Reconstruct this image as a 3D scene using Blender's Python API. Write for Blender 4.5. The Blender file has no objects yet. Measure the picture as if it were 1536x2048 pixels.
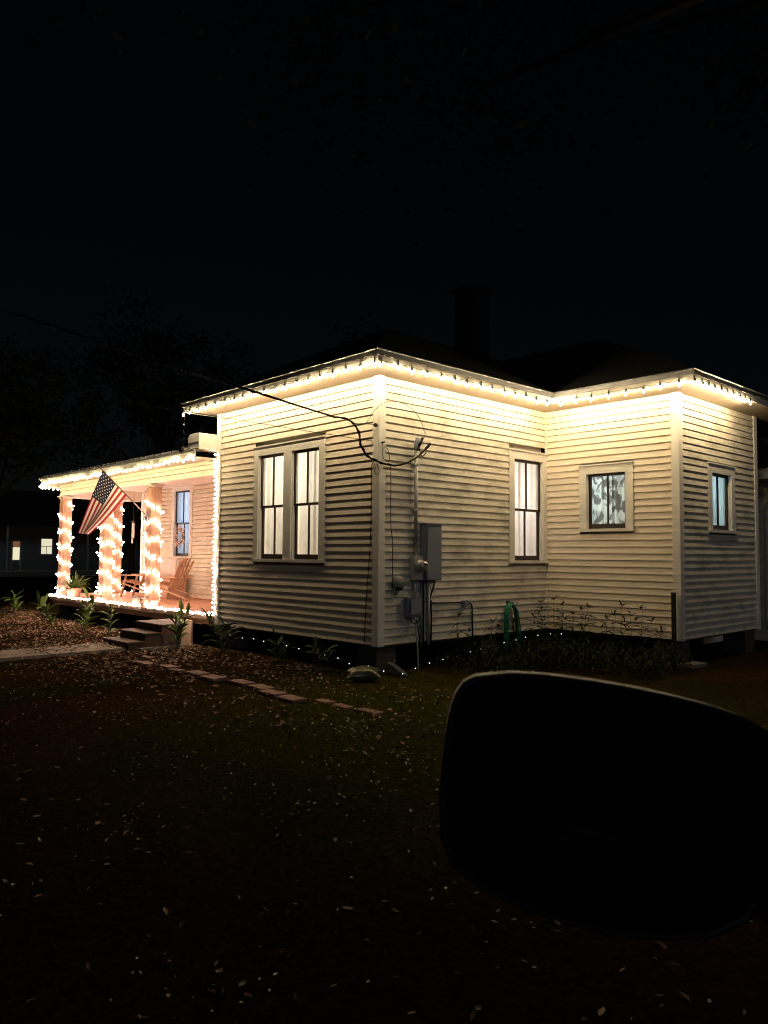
import bpy, bmesh, math, random
from mathutils import Vector, Matrix
random.seed(7)
SC = bpy.context.scene
COL = SC.collection
R = math.radians
GZ = -0.42                                   # level of the yard

# ------------------------------------------------------------------ materials
def nodes(name):
    m = bpy.data.materials.new(name); m.use_nodes = True
    nt = m.node_tree; nt.nodes.clear()
    out = nt.nodes.new('ShaderNodeOutputMaterial')
    return m, nt, out
def principled(name, col, rough=.6, metal=0., var=.12, scale=6., stretch=(1, 1, 1), bump=0., bscale=40., dirt=None, dirt_amt=.5, dirt_scale=2., spec=.4, dirt_lo=.5, dirt_stretch=(1,1,1)):
    m, nt, out = nodes(name)
    p = nt.nodes.new('ShaderNodeBsdfPrincipled')
    p.inputs['Roughness'].default_value = rough; p.inputs['Metallic'].default_value = metal
    p.inputs['Specular IOR Level'].default_value = spec
    geo = nt.nodes.new('ShaderNodeNewGeometry')
    mp = nt.nodes.new('ShaderNodeMapping'); mp.inputs['Scale'].default_value = stretch
    nt.links.new(geo.outputs['Position'], mp.inputs['Vector'])
    n = nt.nodes.new('ShaderNodeTexNoise'); n.inputs['Scale'].default_value = scale; n.inputs['Detail'].default_value = 5
    nt.links.new(mp.outputs[0], n.inputs['Vector'])
    mix = nt.nodes.new('ShaderNodeMix'); mix.data_type = 'RGBA'
    mix.inputs[6].default_value = (*[max(0, c*(1-var)) for c in col], 1)
    mix.inputs[7].default_value = (*[min(1, c*(1+var)) for c in col], 1)
    nt.links.new(n.outputs['Fac'], mix.inputs[0])
    last = mix.outputs[2]
    if dirt:
        mp2 = nt.nodes.new('ShaderNodeMapping'); mp2.inputs['Scale'].default_value = dirt_stretch
        nt.links.new(geo.outputs['Position'], mp2.inputs['Vector'])
        d = nt.nodes.new('ShaderNodeTexNoise'); d.inputs['Scale'].default_value = dirt_scale; d.inputs['Detail'].default_value = 8; d.inputs['Roughness'].default_value = .7
        nt.links.new(mp2.outputs[0], d.inputs['Vector'])
        mr = nt.nodes.new('ShaderNodeMapRange'); mr.inputs[1].default_value = dirt_lo; mr.inputs[2].default_value = dirt_lo+.22; mr.inputs[4].default_value = dirt_amt
        nt.links.new(d.outputs['Fac'], mr.inputs[0])
        m2 = nt.nodes.new('ShaderNodeMix'); m2.data_type = 'RGBA'; m2.inputs[7].default_value = (*dirt, 1)
        nt.links.new(mr.outputs[0], m2.inputs[0]); nt.links.new(last, m2.inputs[6]); last = m2.outputs[2]
    nt.links.new(last, p.inputs['Base Color'])
    if bump:
        b = nt.nodes.new('ShaderNodeTexNoise'); b.inputs['Scale'].default_value = bscale; b.inputs['Detail'].default_value = 6
        nt.links.new(mp.outputs[0], b.inputs['Vector'])
        bn = nt.nodes.new('ShaderNodeBump'); bn.inputs['Strength'].default_value = bump; bn.inputs['Distance'].default_value = .004
        nt.links.new(b.outputs['Fac'], bn.inputs['Height']); nt.links.new(bn.outputs[0], p.inputs['Normal'])
    nt.links.new(p.outputs[0], out.inputs[0])
    return m
def emit(name, col, s):
    m, nt, out = nodes(name)
    e = nt.nodes.new('ShaderNodeEmission'); e.inputs[0].default_value = (*col, 1); e.inputs[1].default_value = s
    nt.links.new(e.outputs[0], out.inputs[0]); return m
def glass(name, tint=(1, 1, 1)):
    m, nt, out = nodes(name)
    t = nt.nodes.new('ShaderNodeBsdfTransparent'); t.inputs[0].default_value = (*tint, 1)
    g = nt.nodes.new('ShaderNodeBsdfGlossy'); g.inputs['Roughness'].default_value = .03
    lw = nt.nodes.new('ShaderNodeLayerWeight'); lw.inputs['Blend'].default_value = .5
    pw = nt.nodes.new('ShaderNodeMath'); pw.operation = 'POWER'; pw.inputs[1].default_value = 4.
    f = nt.nodes.new('ShaderNodeMath'); f.operation = 'MULTIPLY_ADD'; f.inputs[1].default_value = .6; f.inputs[2].default_value = .05
    nt.links.new(lw.outputs['Facing'], pw.inputs[0]); nt.links.new(pw.outputs[0], f.inputs[0])
    mx = nt.nodes.new('ShaderNodeMixShader')
    nt.links.new(f.outputs[0], mx.inputs[0]); nt.links.new(t.outputs[0], mx.inputs[1]); nt.links.new(g.outputs[0], mx.inputs[2])
    nt.links.new(mx.outputs[0], out.inputs[0]); return m
def cloth(name, col, trans=.5, pattern=None, pscale=9., plo=.52):
    m, nt, out = nodes(name)
    d = nt.nodes.new('ShaderNodeBsdfDiffuse'); t = nt.nodes.new('ShaderNodeBsdfTranslucent'); mx = nt.nodes.new('ShaderNodeMixShader')
    mx.inputs[0].default_value = trans
    geo = nt.nodes.new('ShaderNodeNewGeometry'); mp = nt.nodes.new('ShaderNodeMapping'); mp.inputs['Scale'].default_value = (1, 1, .6)
    nt.links.new(geo.outputs['Position'], mp.inputs['Vector'])
    n = nt.nodes.new('ShaderNodeTexNoise'); n.inputs['Scale'].default_value = pscale; n.inputs['Detail'].default_value = 3; n.inputs['Distortion'].default_value = .8
    nt.links.new(mp.outputs[0], n.inputs['Vector'])
    mr = nt.nodes.new('ShaderNodeMapRange'); mr.inputs[1].default_value = plo; mr.inputs[2].default_value = plo+.08
    nt.links.new(n.outputs['Fac'], mr.inputs[0])
    mix = nt.nodes.new('ShaderNodeMix'); mix.data_type = 'RGBA'
    mix.inputs[6].default_value = (*col, 1); mix.inputs[7].default_value = (*(pattern or [c*.93 for c in col]), 1)
    nt.links.new(mr.outputs[0], mix.inputs[0])
    for s in (d, t): nt.links.new(mix.outputs[2], s.inputs[0])
    nt.links.new(d.outputs[0], mx.inputs[1]); nt.links.new(t.outputs[0], mx.inputs[2]); nt.links.new(mx.outputs[0], out.inputs[0])
    return m

EAVE_L, PORCH_L = 1000., 120.
M = {}
M['siding'] = principled('cream_siding_paint', (.71, .615, .48), .62, var=.08, scale=3, stretch=(1.2, 1.2, 9), bump=.12, bscale=30, dirt=(.40, .36, .26), dirt_amt=.32, dirt_scale=1.5, dirt_lo=.5, dirt_stretch=(1, 1, 3))
M['siding_old'] = principled('weathered_siding_paint', (.65, .59, .48), .7, var=.13, scale=3, stretch=(1.2, 1.2, 9), bump=.25, bscale=26, dirt=(.20, .205, .14), dirt_amt=.72, dirt_scale=1.9, dirt_lo=.47, dirt_stretch=(1, 1, 2.4))
M['trim'] = principled('white_trim_paint', (.70, .67, .60), .55, var=.08, scale=4, bump=.08, bscale=30, dirt=(.34, .33, .28), dirt_amt=.4, dirt_scale=2.5, dirt_lo=.52, dirt_stretch=(1, 1, .5))
M['soffit'] = principled('soffit_paint', (.46, .375, .285), .7, var=.12)
M['drip'] = principled('grey_metal_edge', (.20, .20, .20), .4, .6, var=.25, scale=2, bump=.1, bscale=6)
M['roof'] = principled('dark_metal_roof', (.03, .028, .026), .6, .2, var=.3, scale=2)
M['fascia'] = principled('weathered_fascia_paint', (.62, .57, .49), .65, var=.15, scale=3, bump=.2, bscale=20, dirt=(.24, .22, .18), dirt_amt=.5, dirt_scale=2.)
M['sash'] = principled('dark_brown_sash', (.022, .012, .009), .45, var=.2)
M['pane'] = glass('window_glass')
M['room'] = principled('room_plaster', (.72, .68, .6), .8, var=.03)
M['curtain'] = cloth('white_curtain', (.82, .80, .76), .55)
M['curtain_leaf'] = cloth('leafy_curtain', (.72, .74, .74), .55, pattern=(.17, .165, .16), pscale=8, plo=.46)
M['deck'] = principled('painted_deck', (.50, .245, .155), .55, var=.12, scale=3, stretch=(.6, 6, 1))
M['deck_edge'] = principled('deck_edge_board', (.46, .32, .22), .65, var=.15, scale=4, stretch=(.6, 1, 5), bump=.1)
M['wood'] = principled('cedar_post', (.50, .28, .19), .6, var=.34, scale=5, stretch=(5, 5, .35), bump=.25, bscale=12)
M['porch_paint'] = principled('porch_ceiling_paint', (.70, .58, .50), .6, var=.05)
M['brick'] = None
M['concrete'] = principled('old_concrete', (.24, .19, .15), .85, var=.2, scale=6, bump=.3, bscale=25, dirt=(.07, .05, .035), dirt_amt=.7, dirt_scale=3)
M['step'] = principled('dark_step_brick', (.085, .052, .036), .85, var=.25, scale=8, bump=.4, bscale=20)
M['paver'] = principled('terracotta_paver', (.21, .11, .08), .9, var=.25, scale=9, bump=.3, bscale=30, dirt=(.08, .06, .04), dirt_amt=.6, dirt_scale=5)
M['metal'] = principled('grey_enamel_box', (.20, .215, .26), .5, .1, var=.08, scale=3, bump=.03)
M['metal_light'] = principled('galvanised_steel', (.42, .42, .40), .5, .35, var=.15, scale=5)
M['black'] = principled('black_cable_sheath', (.006, .006, .006), .8, var=.1, spec=.06)
M['bare_wire'] = principled('bare_wire', (.05, .045, .035), .6, .2, var=.1)
M['beige_box'] = principled('beige_plastic', (.26, .25, .21), .6, var=.12)
M['hose'] = principled('green_hose', (.015, .17, .095), .4, var=.2, scale=14)
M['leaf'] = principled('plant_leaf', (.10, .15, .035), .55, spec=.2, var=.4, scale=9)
M['leaf_dim_stem'] = principled('dim_lit_leaf_and_stem', (.040, .058, .024), .6, spec=.15, var=.4, scale=9)  # all stems, and wall-side leaves coloured darker to look dimly lit
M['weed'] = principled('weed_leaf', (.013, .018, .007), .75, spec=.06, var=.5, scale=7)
M['tree_leaf'] = principled('tree_leaf', (.014, .017, .010), .8, spec=.05, var=.5, scale=3)
M['bark'] = principled('bark', (.016, .014, .012), .95, spec=.05, var=.4, scale=6, stretch=(1, 1, .3), bump=.6, bscale=10)
M['litter'] = principled('dead_leaf', (.27, .16, .105), .7, var=.6, scale=11, spec=.3)
M['litter_pale'] = principled('pale_dead_leaf', (.46, .41, .36), .6, var=.5, scale=11, spec=.6)
M['grass'] = principled('lawn_grass', (.055, .062, .011), .8, var=.4, spec=.05, scale=5)
M['wood_grey'] = principled('weathered_chair_wood', (.52, .31, .20), .6, var=.15, scale=4, stretch=(4, 4, .6))
M['terracotta'] = principled('terracotta_pot', (.48, .26, .18), .75, var=.12)
M['pale_pot'] = principled('pale_pot', (.62, .46, .36), .6, var=.1)
M['grey_pot'] = principled('grey_planter', (.20, .16, .13), .7, var=.2)
M['pink_cloth'] = cloth('pale_pillow_cloth', (.74, .60, .54), .05)
M['petal'] = principled('dried_petals', (.66, .46, .36), .8, var=.35, scale=30)
M['satin'] = principled('olive_satin', (.10, .098, .055), .3, .3, var=.1)
M['stick'] = principled('dead_stem', (.10, .07, .045), .8, var=.2)
M['pale_stone'] = principled('pale_weathered_wood', (.11, .105, .09), .8, var=.3, scale=14, bump=.4)
M['post_dark'] = principled('dark_steel_post', (.02, .02, .018), .5, .3, var=.1)
M['red'] = principled('flag_red', (.36, .012, .03), .75, var=.08)
M['white'] = principled('flag_white', (.76, .70, .66), .75, var=.04)
M['blue'] = principled('flag_blue', (.011, .013, .038), .8, var=.08)
M['pole'] = principled('flag_pole_wood', (.16, .10, .06), .5, var=.2)
M['eave_bulb'] = emit('warm_bulb', (1, .78, .465), EAVE_L)
M['porch_bulb'] = emit('globe_bulb', (1, .71, .57), PORCH_L*1.4)
M['post_bulb'] = emit('post_globe_bulb', (1, .72, .52), PORCH_L)
M['eave_globe'] = emit('eave_globe_bulb', (1, .80, .44), PORCH_L*2.6)
M['solar_bulb'] = emit('cool_fairy_bulb', (.95, 1, .93), 1.3)
M['dead_bulb'] = emit('glowing_unlit_bulb', (1, .9, .75), .8)  # unlit bulb, its pale look put in as a faint glow
M['socket'] = principled('bulb_socket', (.05, .06, .05), .5)
M['far_wall'] = principled('far_wall_paint', (.2, .21, .2), .8, var=.1, stretch=(1, 1, 8))
M['far_trim'] = principled('far_trim_paint', (.5, .5, .48), .7, var=.1)
M['far_window'] = emit('far_lit_window', (1, .95, .66), .78)
M['far_door'] = emit('far_lit_door', (1, .92, .60), .85)
M['far_lamp'] = emit('far_door_light', (1, .45, .2), .18)
M['plastic'] = principled('black_mirror_plastic', (.004, .004, .004), .5, var=.1, spec=.2)
M['mirror'] = principled('mirror_glass', (.05, .05, .052), .08, 1., var=.02)

def brick_mat():
    m, nt, out = nodes('pier_brick')
    p = nt.nodes.new('ShaderNodeBsdfPrincipled'); p.inputs['Roughness'].default_value = .85
    geo = nt.nodes.new('ShaderNodeNewGeometry')
    sx = nt.nodes.new('ShaderNodeSeparateXYZ'); cx = nt.nodes.new('ShaderNodeCombineXYZ'); ad = nt.nodes.new('ShaderNodeMath')
    nt.links.new(geo.outputs['Position'], sx.inputs[0]); nt.links.new(sx.outputs[0], ad.inputs[0]); nt.links.new(sx.outputs[1], ad.inputs[1])
    nt.links.new(ad.outputs[0], cx.inputs[0]); nt.links.new(sx.outputs[2], cx.inputs[1])
    b = nt.nodes.new('ShaderNodeTexBrick'); b.inputs['Scale'].default_value = 1
    b.inputs['Brick Width'].default_value = .21; b.inputs['Row Height'].default_value = .075; b.inputs['Mortar Size'].default_value = .008
    b.inputs['Color1'].default_value = (.06, .04, .03, 1); b.inputs['Color2'].default_value = (.085, .055, .04, 1); b.inputs['Mortar'].default_value = (.07, .065, .055, 1)
    nt.links.new(cx.outputs[0], b.inputs['Vector']); nt.links.new(b.outputs['Color'], p.inputs['Base Color'])
    nt.links.new(p.outputs[0], out.inputs[0]); return m
M['brick'] = brick_mat()
M['chimney'] = principled('dark_chimney_brick', (.035, .025, .02), .9, var=.4, scale=9)  # dark brick tone, varying at random

def ground_mat():
    m, nt, out = nodes('yard_soil')
    p = nt.nodes.new('ShaderNodeBsdfPrincipled'); p.inputs['Roughness'].default_value = 1.; p.inputs['Specular IOR Level'].default_value = .0
    geo = nt.nodes.new('ShaderNodeNewGeometry')
    n1 = nt.nodes.new('ShaderNodeTexNoise'); n1.inputs['Scale'].default_value = .6; n1.inputs['Detail'].default_value = 6
    n2 = nt.nodes.new('ShaderNodeTexNoise'); n2.inputs['Scale'].default_value = 22; n2.inputs['Detail'].default_value = 8; n2.inputs['Roughness'].default_value = .75
    for n in (n1, n2): nt.links.new(geo.outputs['Position'], n.inputs['Vector'])
    r1 = nt.nodes.new('ShaderNodeValToRGB'); e = r1.color_ramp.elements
    e[0].position = .38; e[0].color = (.036, .018, .0105, 1); e[1].position = .62; e[1].color = (.022, .020, .0065, 1)
    r2 = nt.nodes.new('ShaderNodeValToRGB'); e = r2.color_ramp.elements
    e[0].position = .35; e[0].color = (.25, .25, .25, 1); e[1].position = .7; e[1].color = (1.7, 1.5, 1.35, 1)
    nt.links.new(n1.outputs['Fac'], r1.inputs[0]); nt.links.new(n2.outputs['Fac'], r2.inputs[0])
    # the lawn begins right of the stepping pavers; the rest is bare soil
    vd = nt.nodes.new('ShaderNodeVectorMath'); vd.operation = 'DISTANCE'; vd.inputs[1].default_value = (3.2, -1.2, GZ)
    mrl = nt.nodes.new('ShaderNodeMapRange'); mrl.inputs[1].default_value = 4.6; mrl.inputs[2].default_value = 1.6
    nz = nt.nodes.new('ShaderNodeMath'); nz.operation = 'MULTIPLY_ADD'; nz.inputs[1].default_value = 3.0
    nt.links.new(geo.outputs['Position'], vd.inputs[0]); nt.links.new(n1.outputs['Fac'], nz.inputs[0]); nt.links.new(vd.outputs['Value'], nz.inputs[2])
    sb = nt.nodes.new('ShaderNodeMath'); sb.operation = 'SUBTRACT'; sb.inputs[1].default_value = 1.5
    nt.links.new(nz.outputs[0], sb.inputs[0]); nt.links.new(sb.outputs[0], mrl.inputs[0])
    lawn = nt.nodes.new('ShaderNodeMix'); lawn.data_type = 'RGBA'; lawn.inputs[7].default_value = (.044, .046, .010, 1)
    nt.links.new(mrl.outputs[0], lawn.inputs[0]); nt.links.new(r1.outputs[0], lawn.inputs[6])
    mx = nt.nodes.new('ShaderNodeMix'); mx.data_type = 'RGBA'; mx.blend_type = 'MULTIPLY'; mx.inputs[0].default_value = 1
    nt.links.new(lawn.outputs[2], mx.inputs[6]); nt.links.new(r2.outputs[0], mx.inputs[7]); nt.links.new(mx.outputs[2], p.inputs['Base Color'])
    bn = nt.nodes.new('ShaderNodeBump'); bn.inputs['Strength'].default_value = .9; bn.inputs['Distance'].default_value = .05
    nt.links.new(n2.outputs['Fac'], bn.inputs['Height']); nt.links.new(bn.outputs[0], p.inputs['Normal'])
    nt.links.new(p.outputs[0], out.inputs[0]); return m
M['ground'] = ground_mat()

# ------------------------------------------------------------------ mesh builder (all vertices in world metres)
class MB:
    def __init__(s): s.v = []; s.f = []; s.mi = []; s.cur = 0
    def face(s, pts):
        i = len(s.v); s.v += [tuple(p) for p in pts]; s.f.append(list(range(i, i+len(pts)))); s.mi.append(s.cur)
    def mesh(s, vs, fs):
        i = len(s.v); s.v += [tuple(p) for p in vs]
        for f in fs: s.f.append([i+k for k in f]); s.mi.append(s.cur)
    def hexa(s, p):           # 8 points: bottom ring 0-3, top ring 4-7
        s.mesh(p, [(3, 2, 1, 0), (4, 5, 6, 7), (0, 1, 5, 4), (1, 2, 6, 5), (2, 3, 7, 6), (3, 0, 4, 7)])
    def box(s, a, b):
        (x0, y0, z0), (x1, y1, z1) = a, b
        s.hexa([(x0, y0, z0), (x1, y0, z0), (x1, y1, z0), (x0, y1, z0), (x0, y0, z1), (x1, y0, z1), (x1, y1, z1), (x0, y1, z1)])
    def beam(s, a, b, w, h, up=(0, 0, 1)):     # bar from a to b, w across, h along up
        a, b, up = Vector(a), Vector(b), Vector(up); d = (b-a).normalized()
        x = d.cross(up).normalized(); y = x.cross(d)
        q = []
        for e in (a, b):
            for i, j in ((-1, -1), (1, -1), (1, 1), (-1, 1)): q.append(e+x*i*w/2+y*j*h/2)
        s.hexa(q)
    def tube(s, pts, r, n=8, cap=True):
        pts = [Vector(p) for p in pts]; rr = r if isinstance(r, (list, tuple)) else [r]*len(pts)
        ref = None; base = len(s.v)
        for i, p in enumerate(pts):
            d = (pts[min(i+1, len(pts)-1)]-pts[max(i-1, 0)]).normalized()
            if ref is None: ref = d.orthogonal().normalized()
            ref = (ref-d*ref.dot(d)).normalized() if (ref-d*ref.dot(d)).length > 1e-6 else d.orthogonal().normalized()
            y = d.cross(ref)
            for k in range(n):
                a = 2*math.pi*k/n; s.v.append(tuple(p+(ref*math.cos(a)+y*math.sin(a))*rr[i]))
        for i in range(len(pts)-1):
            for k in range(n):
                s.f.append([base+i*n+k, base+i*n+(k+1) % n, base+(i+1)*n+(k+1) % n, base+(i+1)*n+k]); s.mi.append(s.cur)
        if cap:
            s.f.append([base+k for k in range(n)][::-1]); s.mi.append(s.cur)
            s.f.append([base+(len(pts)-1)*n+k for k in range(n)]); s.mi.append(s.cur)
    def lathe(s, c, prof, n=12, axis=(0, 0, 1)):   # prof: (radius, height)
        c = Vector(c); az = Vector(axis).normalized(); ax = az.orthogonal().normalized(); ay = az.cross(ax); base = len(s.v)
        for r_, h in prof:
            for k in range(n):
                a = 2*math.pi*k/n; s.v.append(tuple(c+az*h+(ax*math.cos(a)+ay*math.sin(a))*r_))
        for i in range(len(prof)-1):
            for k in range(n):
                s.f.append([base+i*n+k, base+i*n+(k+1) % n, base+(i+1)*n+(k+1) % n, base+(i+1)*n+k]); s.mi.append(s.cur)
        s.f.append([base+k for k in range(n)][::-1]); s.mi.append(s.cur)
        s.f.append([base+(len(prof)-1)*n+k for k in range(n)]); s.mi.append(s.cur)
    def ball(s, c, r, n=8, m=5, sq=(1, 1, 1)):
        prof = [(math.sin(math.pi*i/m)*r+1e-5, -math.cos(math.pi*i/m)*r) for i in range(m+1)]
        i0 = len(s.v); s.lathe((0, 0, 0), prof, n)
        for i in range(i0, len(s.v)):
            v = s.v[i]; s.v[i] = (c[0]+v[0]*sq[0], c[1]+v[1]*sq[1], c[2]+v[2]*sq[2])
    def sweep(s, path, prof):                     # closed profile (outward offset, z) along an open plan path; outward = (dy,-dx)
        n = len(path); rings = []
        nor = []
        for i in range(n-1):
            dx, dy = path[i+1][0]-path[i][0], path[i+1][1]-path[i][1]; l = math.hypot(dx, dy); nor.append((dy/l, -dx/l))
        for i in range(n):
            a = nor[max(i-1, 0)]; b = nor[min(i, n-2)]; k = 1+a[0]*b[0]+a[1]*b[1]
            m_ = ((a[0]+b[0])/k, (a[1]+b[1])/k)
            rings.append([(path[i][0]+m_[0]*o, path[i][1]+m_[1]*o, z) for o, z in prof])
        base = len(s.v); q = len(prof)
        for r_ in rings: s.v += r_
        for i in range(n-1):
            for k in range(q):
                s.f.append([base+i*q+k, base+i*q+(k+1) % q, base+(i+1)*q+(k+1) % q, base+(i+1)*q+k]); s.mi.append(s.cur)
        s.f.append([base+k for k in range(q)]); s.mi.append(s.cur)
        s.f.append([base+(n-1)*q+k for k in range(q)][::-1]); s.mi.append(s.cur)
    def build(s, name, mats, parent=None, origin=None, smooth=False, bevel=0, label=None):
        if not isinstance(mats, (list, tuple)): mats = [mats]
        if parent is not None: o0 = world_loc(parent)
        elif origin is not None: o0 = Vector(origin)
        else:
            xs = [v[0] for v in s.v]; ys = [v[1] for v in s.v]; zs = [v[2] for v in s.v]
            o0 = Vector(((min(xs)+max(xs))/2, (min(ys)+max(ys))/2, min(zs)))
        me = bpy.data.meshes.new(name)
        me.from_pydata([tuple(Vector(v)-o0) for v in s.v], [], s.f)
        for m in mats: me.materials.append(m)
        me.polygons.foreach_set('material_index', s.mi)
        bm = bmesh.new(); bm.from_mesh(me); bmesh.ops.recalc_face_normals(bm, faces=bm.faces)
        if bevel:
            bmesh.ops.bevel(bm, geom=[e for e in bm.edges if len(e.link_faces) == 2 and e.calc_face_angle(0) > .5], offset=bevel, segments=2, affect='EDGES', clamp_overlap=True)
        bm.to_mesh(me); bm.free()
        if smooth: me.polygons.foreach_set('use_smooth', [True]*len(me.polygons))
        me.update()
        ob = bpy.data.objects.new(name, me); COL.objects.link(ob)
        if parent is not None: ob.parent = parent
        else: ob.location = o0
        if label: ob['label'] = label
        return ob
def world_loc(o):
    l = Vector(o.location)
    while o.parent: o = o.parent; l = l+o.location
    return l
def tag(o, label, cat, group=None, kind=None):
    o['label'] = label; o['category'] = cat
    if group: o['group'] = group
    if kind: o['kind'] = kind
    return o
def thing(name, label, cat, loc, group=None):
    o = bpy.data.objects.new(name, None); COL.objects.link(o); o.location = loc; o.empty_display_size = .2
    return tag(o, label, cat, group)
def structure(o, label=None, cat=None):
    o['kind'] = 'structure'
    if label: o['label'] = label; o['category'] = cat
    return o
def child_copy(src, parent, world, rot=None):
    c = src.copy(); COL.objects.link(c); c.parent = parent; c.location = Vector(world)-world_loc(parent)
    if rot: c.rotation_euler = rot
    return c
def rnd(a, b): return random.uniform(a, b)

# ------------------------------------------------------------------ ground
g = MB()
N = 46
def gz(x, y): return GZ + .012*math.sin(x*1.7+.4)*math.cos(y*1.3) if (abs(x) < 30 and abs(y) < 30) else GZ
xs = [-220, -120, -60]+[-40+60*i/N for i in range(N+1)]+[40, 90, 220]
ys = [-220, -120, -50]+[-30+60*i/N for i in range(N+1)]+[50, 120, 220]
vs = [(x, y, gz(x, y)-.012) for y in ys for x in xs]; nx = len(xs)
fs = [(j*nx+i, j*nx+i+1, (j+1)*nx+i+1, (j+1)*nx+i) for j in range(len(ys)-1) for i in range(nx-1)]
g.mesh(vs, fs)
structure(g.build('ground', M['ground'], origin=(0, 0, GZ)), 'dark leaf strewn yard around the house', 'ground')

# walkway from the steps towards the street
w = MB()
for k in range(7):
    y1 = -1.55-k*1.3; y0 = y1-1.288
    w.box((-6.03, y0, GZ-.1), (-4.97, y1, GZ+.045))
structure(w.build('path', M['concrete'], bevel=.008), 'concrete walkway running out from the porch steps', 'path')

# ------------------------------------------------------------------ the house
house = thing('wooden_house', 'cream clapboard house with white trim and bulb-lit eaves and porch', 'house', (-5, 4, GZ))
WX, D1, W2, D2 = 4.504, 4.222, 2.547, 3.13
EX = .11429
class Wall:
    def __init__(s, o, a, n, L): s.o = Vector((*o, 0)); s.a = Vector((*a, 0)); s.n = Vector((*n, 0)); s.L = L
    def p(s, t, d, z): v = s.o+s.a*t+s.n*d; return (v.x, v.y, z)
    def box(s, mb, t0, t1, d0, d1, z0, z1):
        mb.hexa([s.p(t0, d0, z0), s.p(t1, d0, z0), s.p(t1, d1, z0), s.p(t0, d1, z0), s.p(t0, d0, z1), s.p(t1, d0, z1), s.p(t1, d1, z1), s.p(t0, d1, z1)])
WA = Wall((-WX, 0), (1, 0), (0, -1), WX)
WB = Wall((0, 0), (0, 1), (1, 0), D1)
WC = Wall((0, D1), (1, 0), (0, -1), W2)
WD = Wall((W2, D1), (0, 1), (1, 0), D2)
WE = Wall((-13.1, 2.6), (1, 0), (0, -1), 8.596)
WF = Wall((-WX, 2.6), (0, -1), (-1, 0), 2.6)
WG = Wall((-13.1, 11), (0, -1), (-1, 0), 8.4)
def siding(wall, z0, z1, holes, mat, seed, t_in=0., t_out=0., name='clapboard_wall', butt=.0235, gap=.0065):
    rg = random.Random(seed); mb = MB()
    n = int(round((z1-z0)/EX)); e = (z1-z0)/n
    for i in range(n):
        za, zb = z0+i*e, z0+(i+1)*e
        cuts = [(t_in, wall.L-t_out)]
        for (h0, h1, hz0, hz1) in holes:
            if zb > hz0+.01 and za < hz1-.01:
                new = []
                for a, b in cuts:
                    if h1 <= a or h0 >= b: new.append((a, b)); continue
                    if h0 > a: new.append((a, h0))
                    if h1 < b: new.append((h1, b))
                cuts = new
        for a, b in cuts:
            js = [a]
            while b-js[-1] > 2.6:
                js.append(js[-1]+rg.uniform(1.3, 2.4))
            js.append(b)
            for j in range(len(js)-1):
                a0 = js[j]+(.0012 if j else 0); b0 = js[j+1]-(.0012 if j < len(js)-2 else 0)
                if b0-a0 < .01: continue
                bt = butt*rg.uniform(.92, 1.08); dz0 = rg.uniform(-.0009, .0009); dz1 = rg.uniform(-.0009, .0009)
                zt = min(zb+(.012 if gap < .005 else .0), z1); za_ = za+(gap if i else 0)
                mb.hexa([wall.p(a0, 0, za_+dz0), wall.p(b0, 0, za_+dz1), wall.p(b0, bt, za_+dz1), wall.p(a0, bt, za_+dz0),
                         wall.p(a0, 0, zt), wall.p(b0, 0, zt), wall.p(b0, .0035, zt), wall.p(a0, .0035, zt)])
    return mb.build(name, mat, house)

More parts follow.
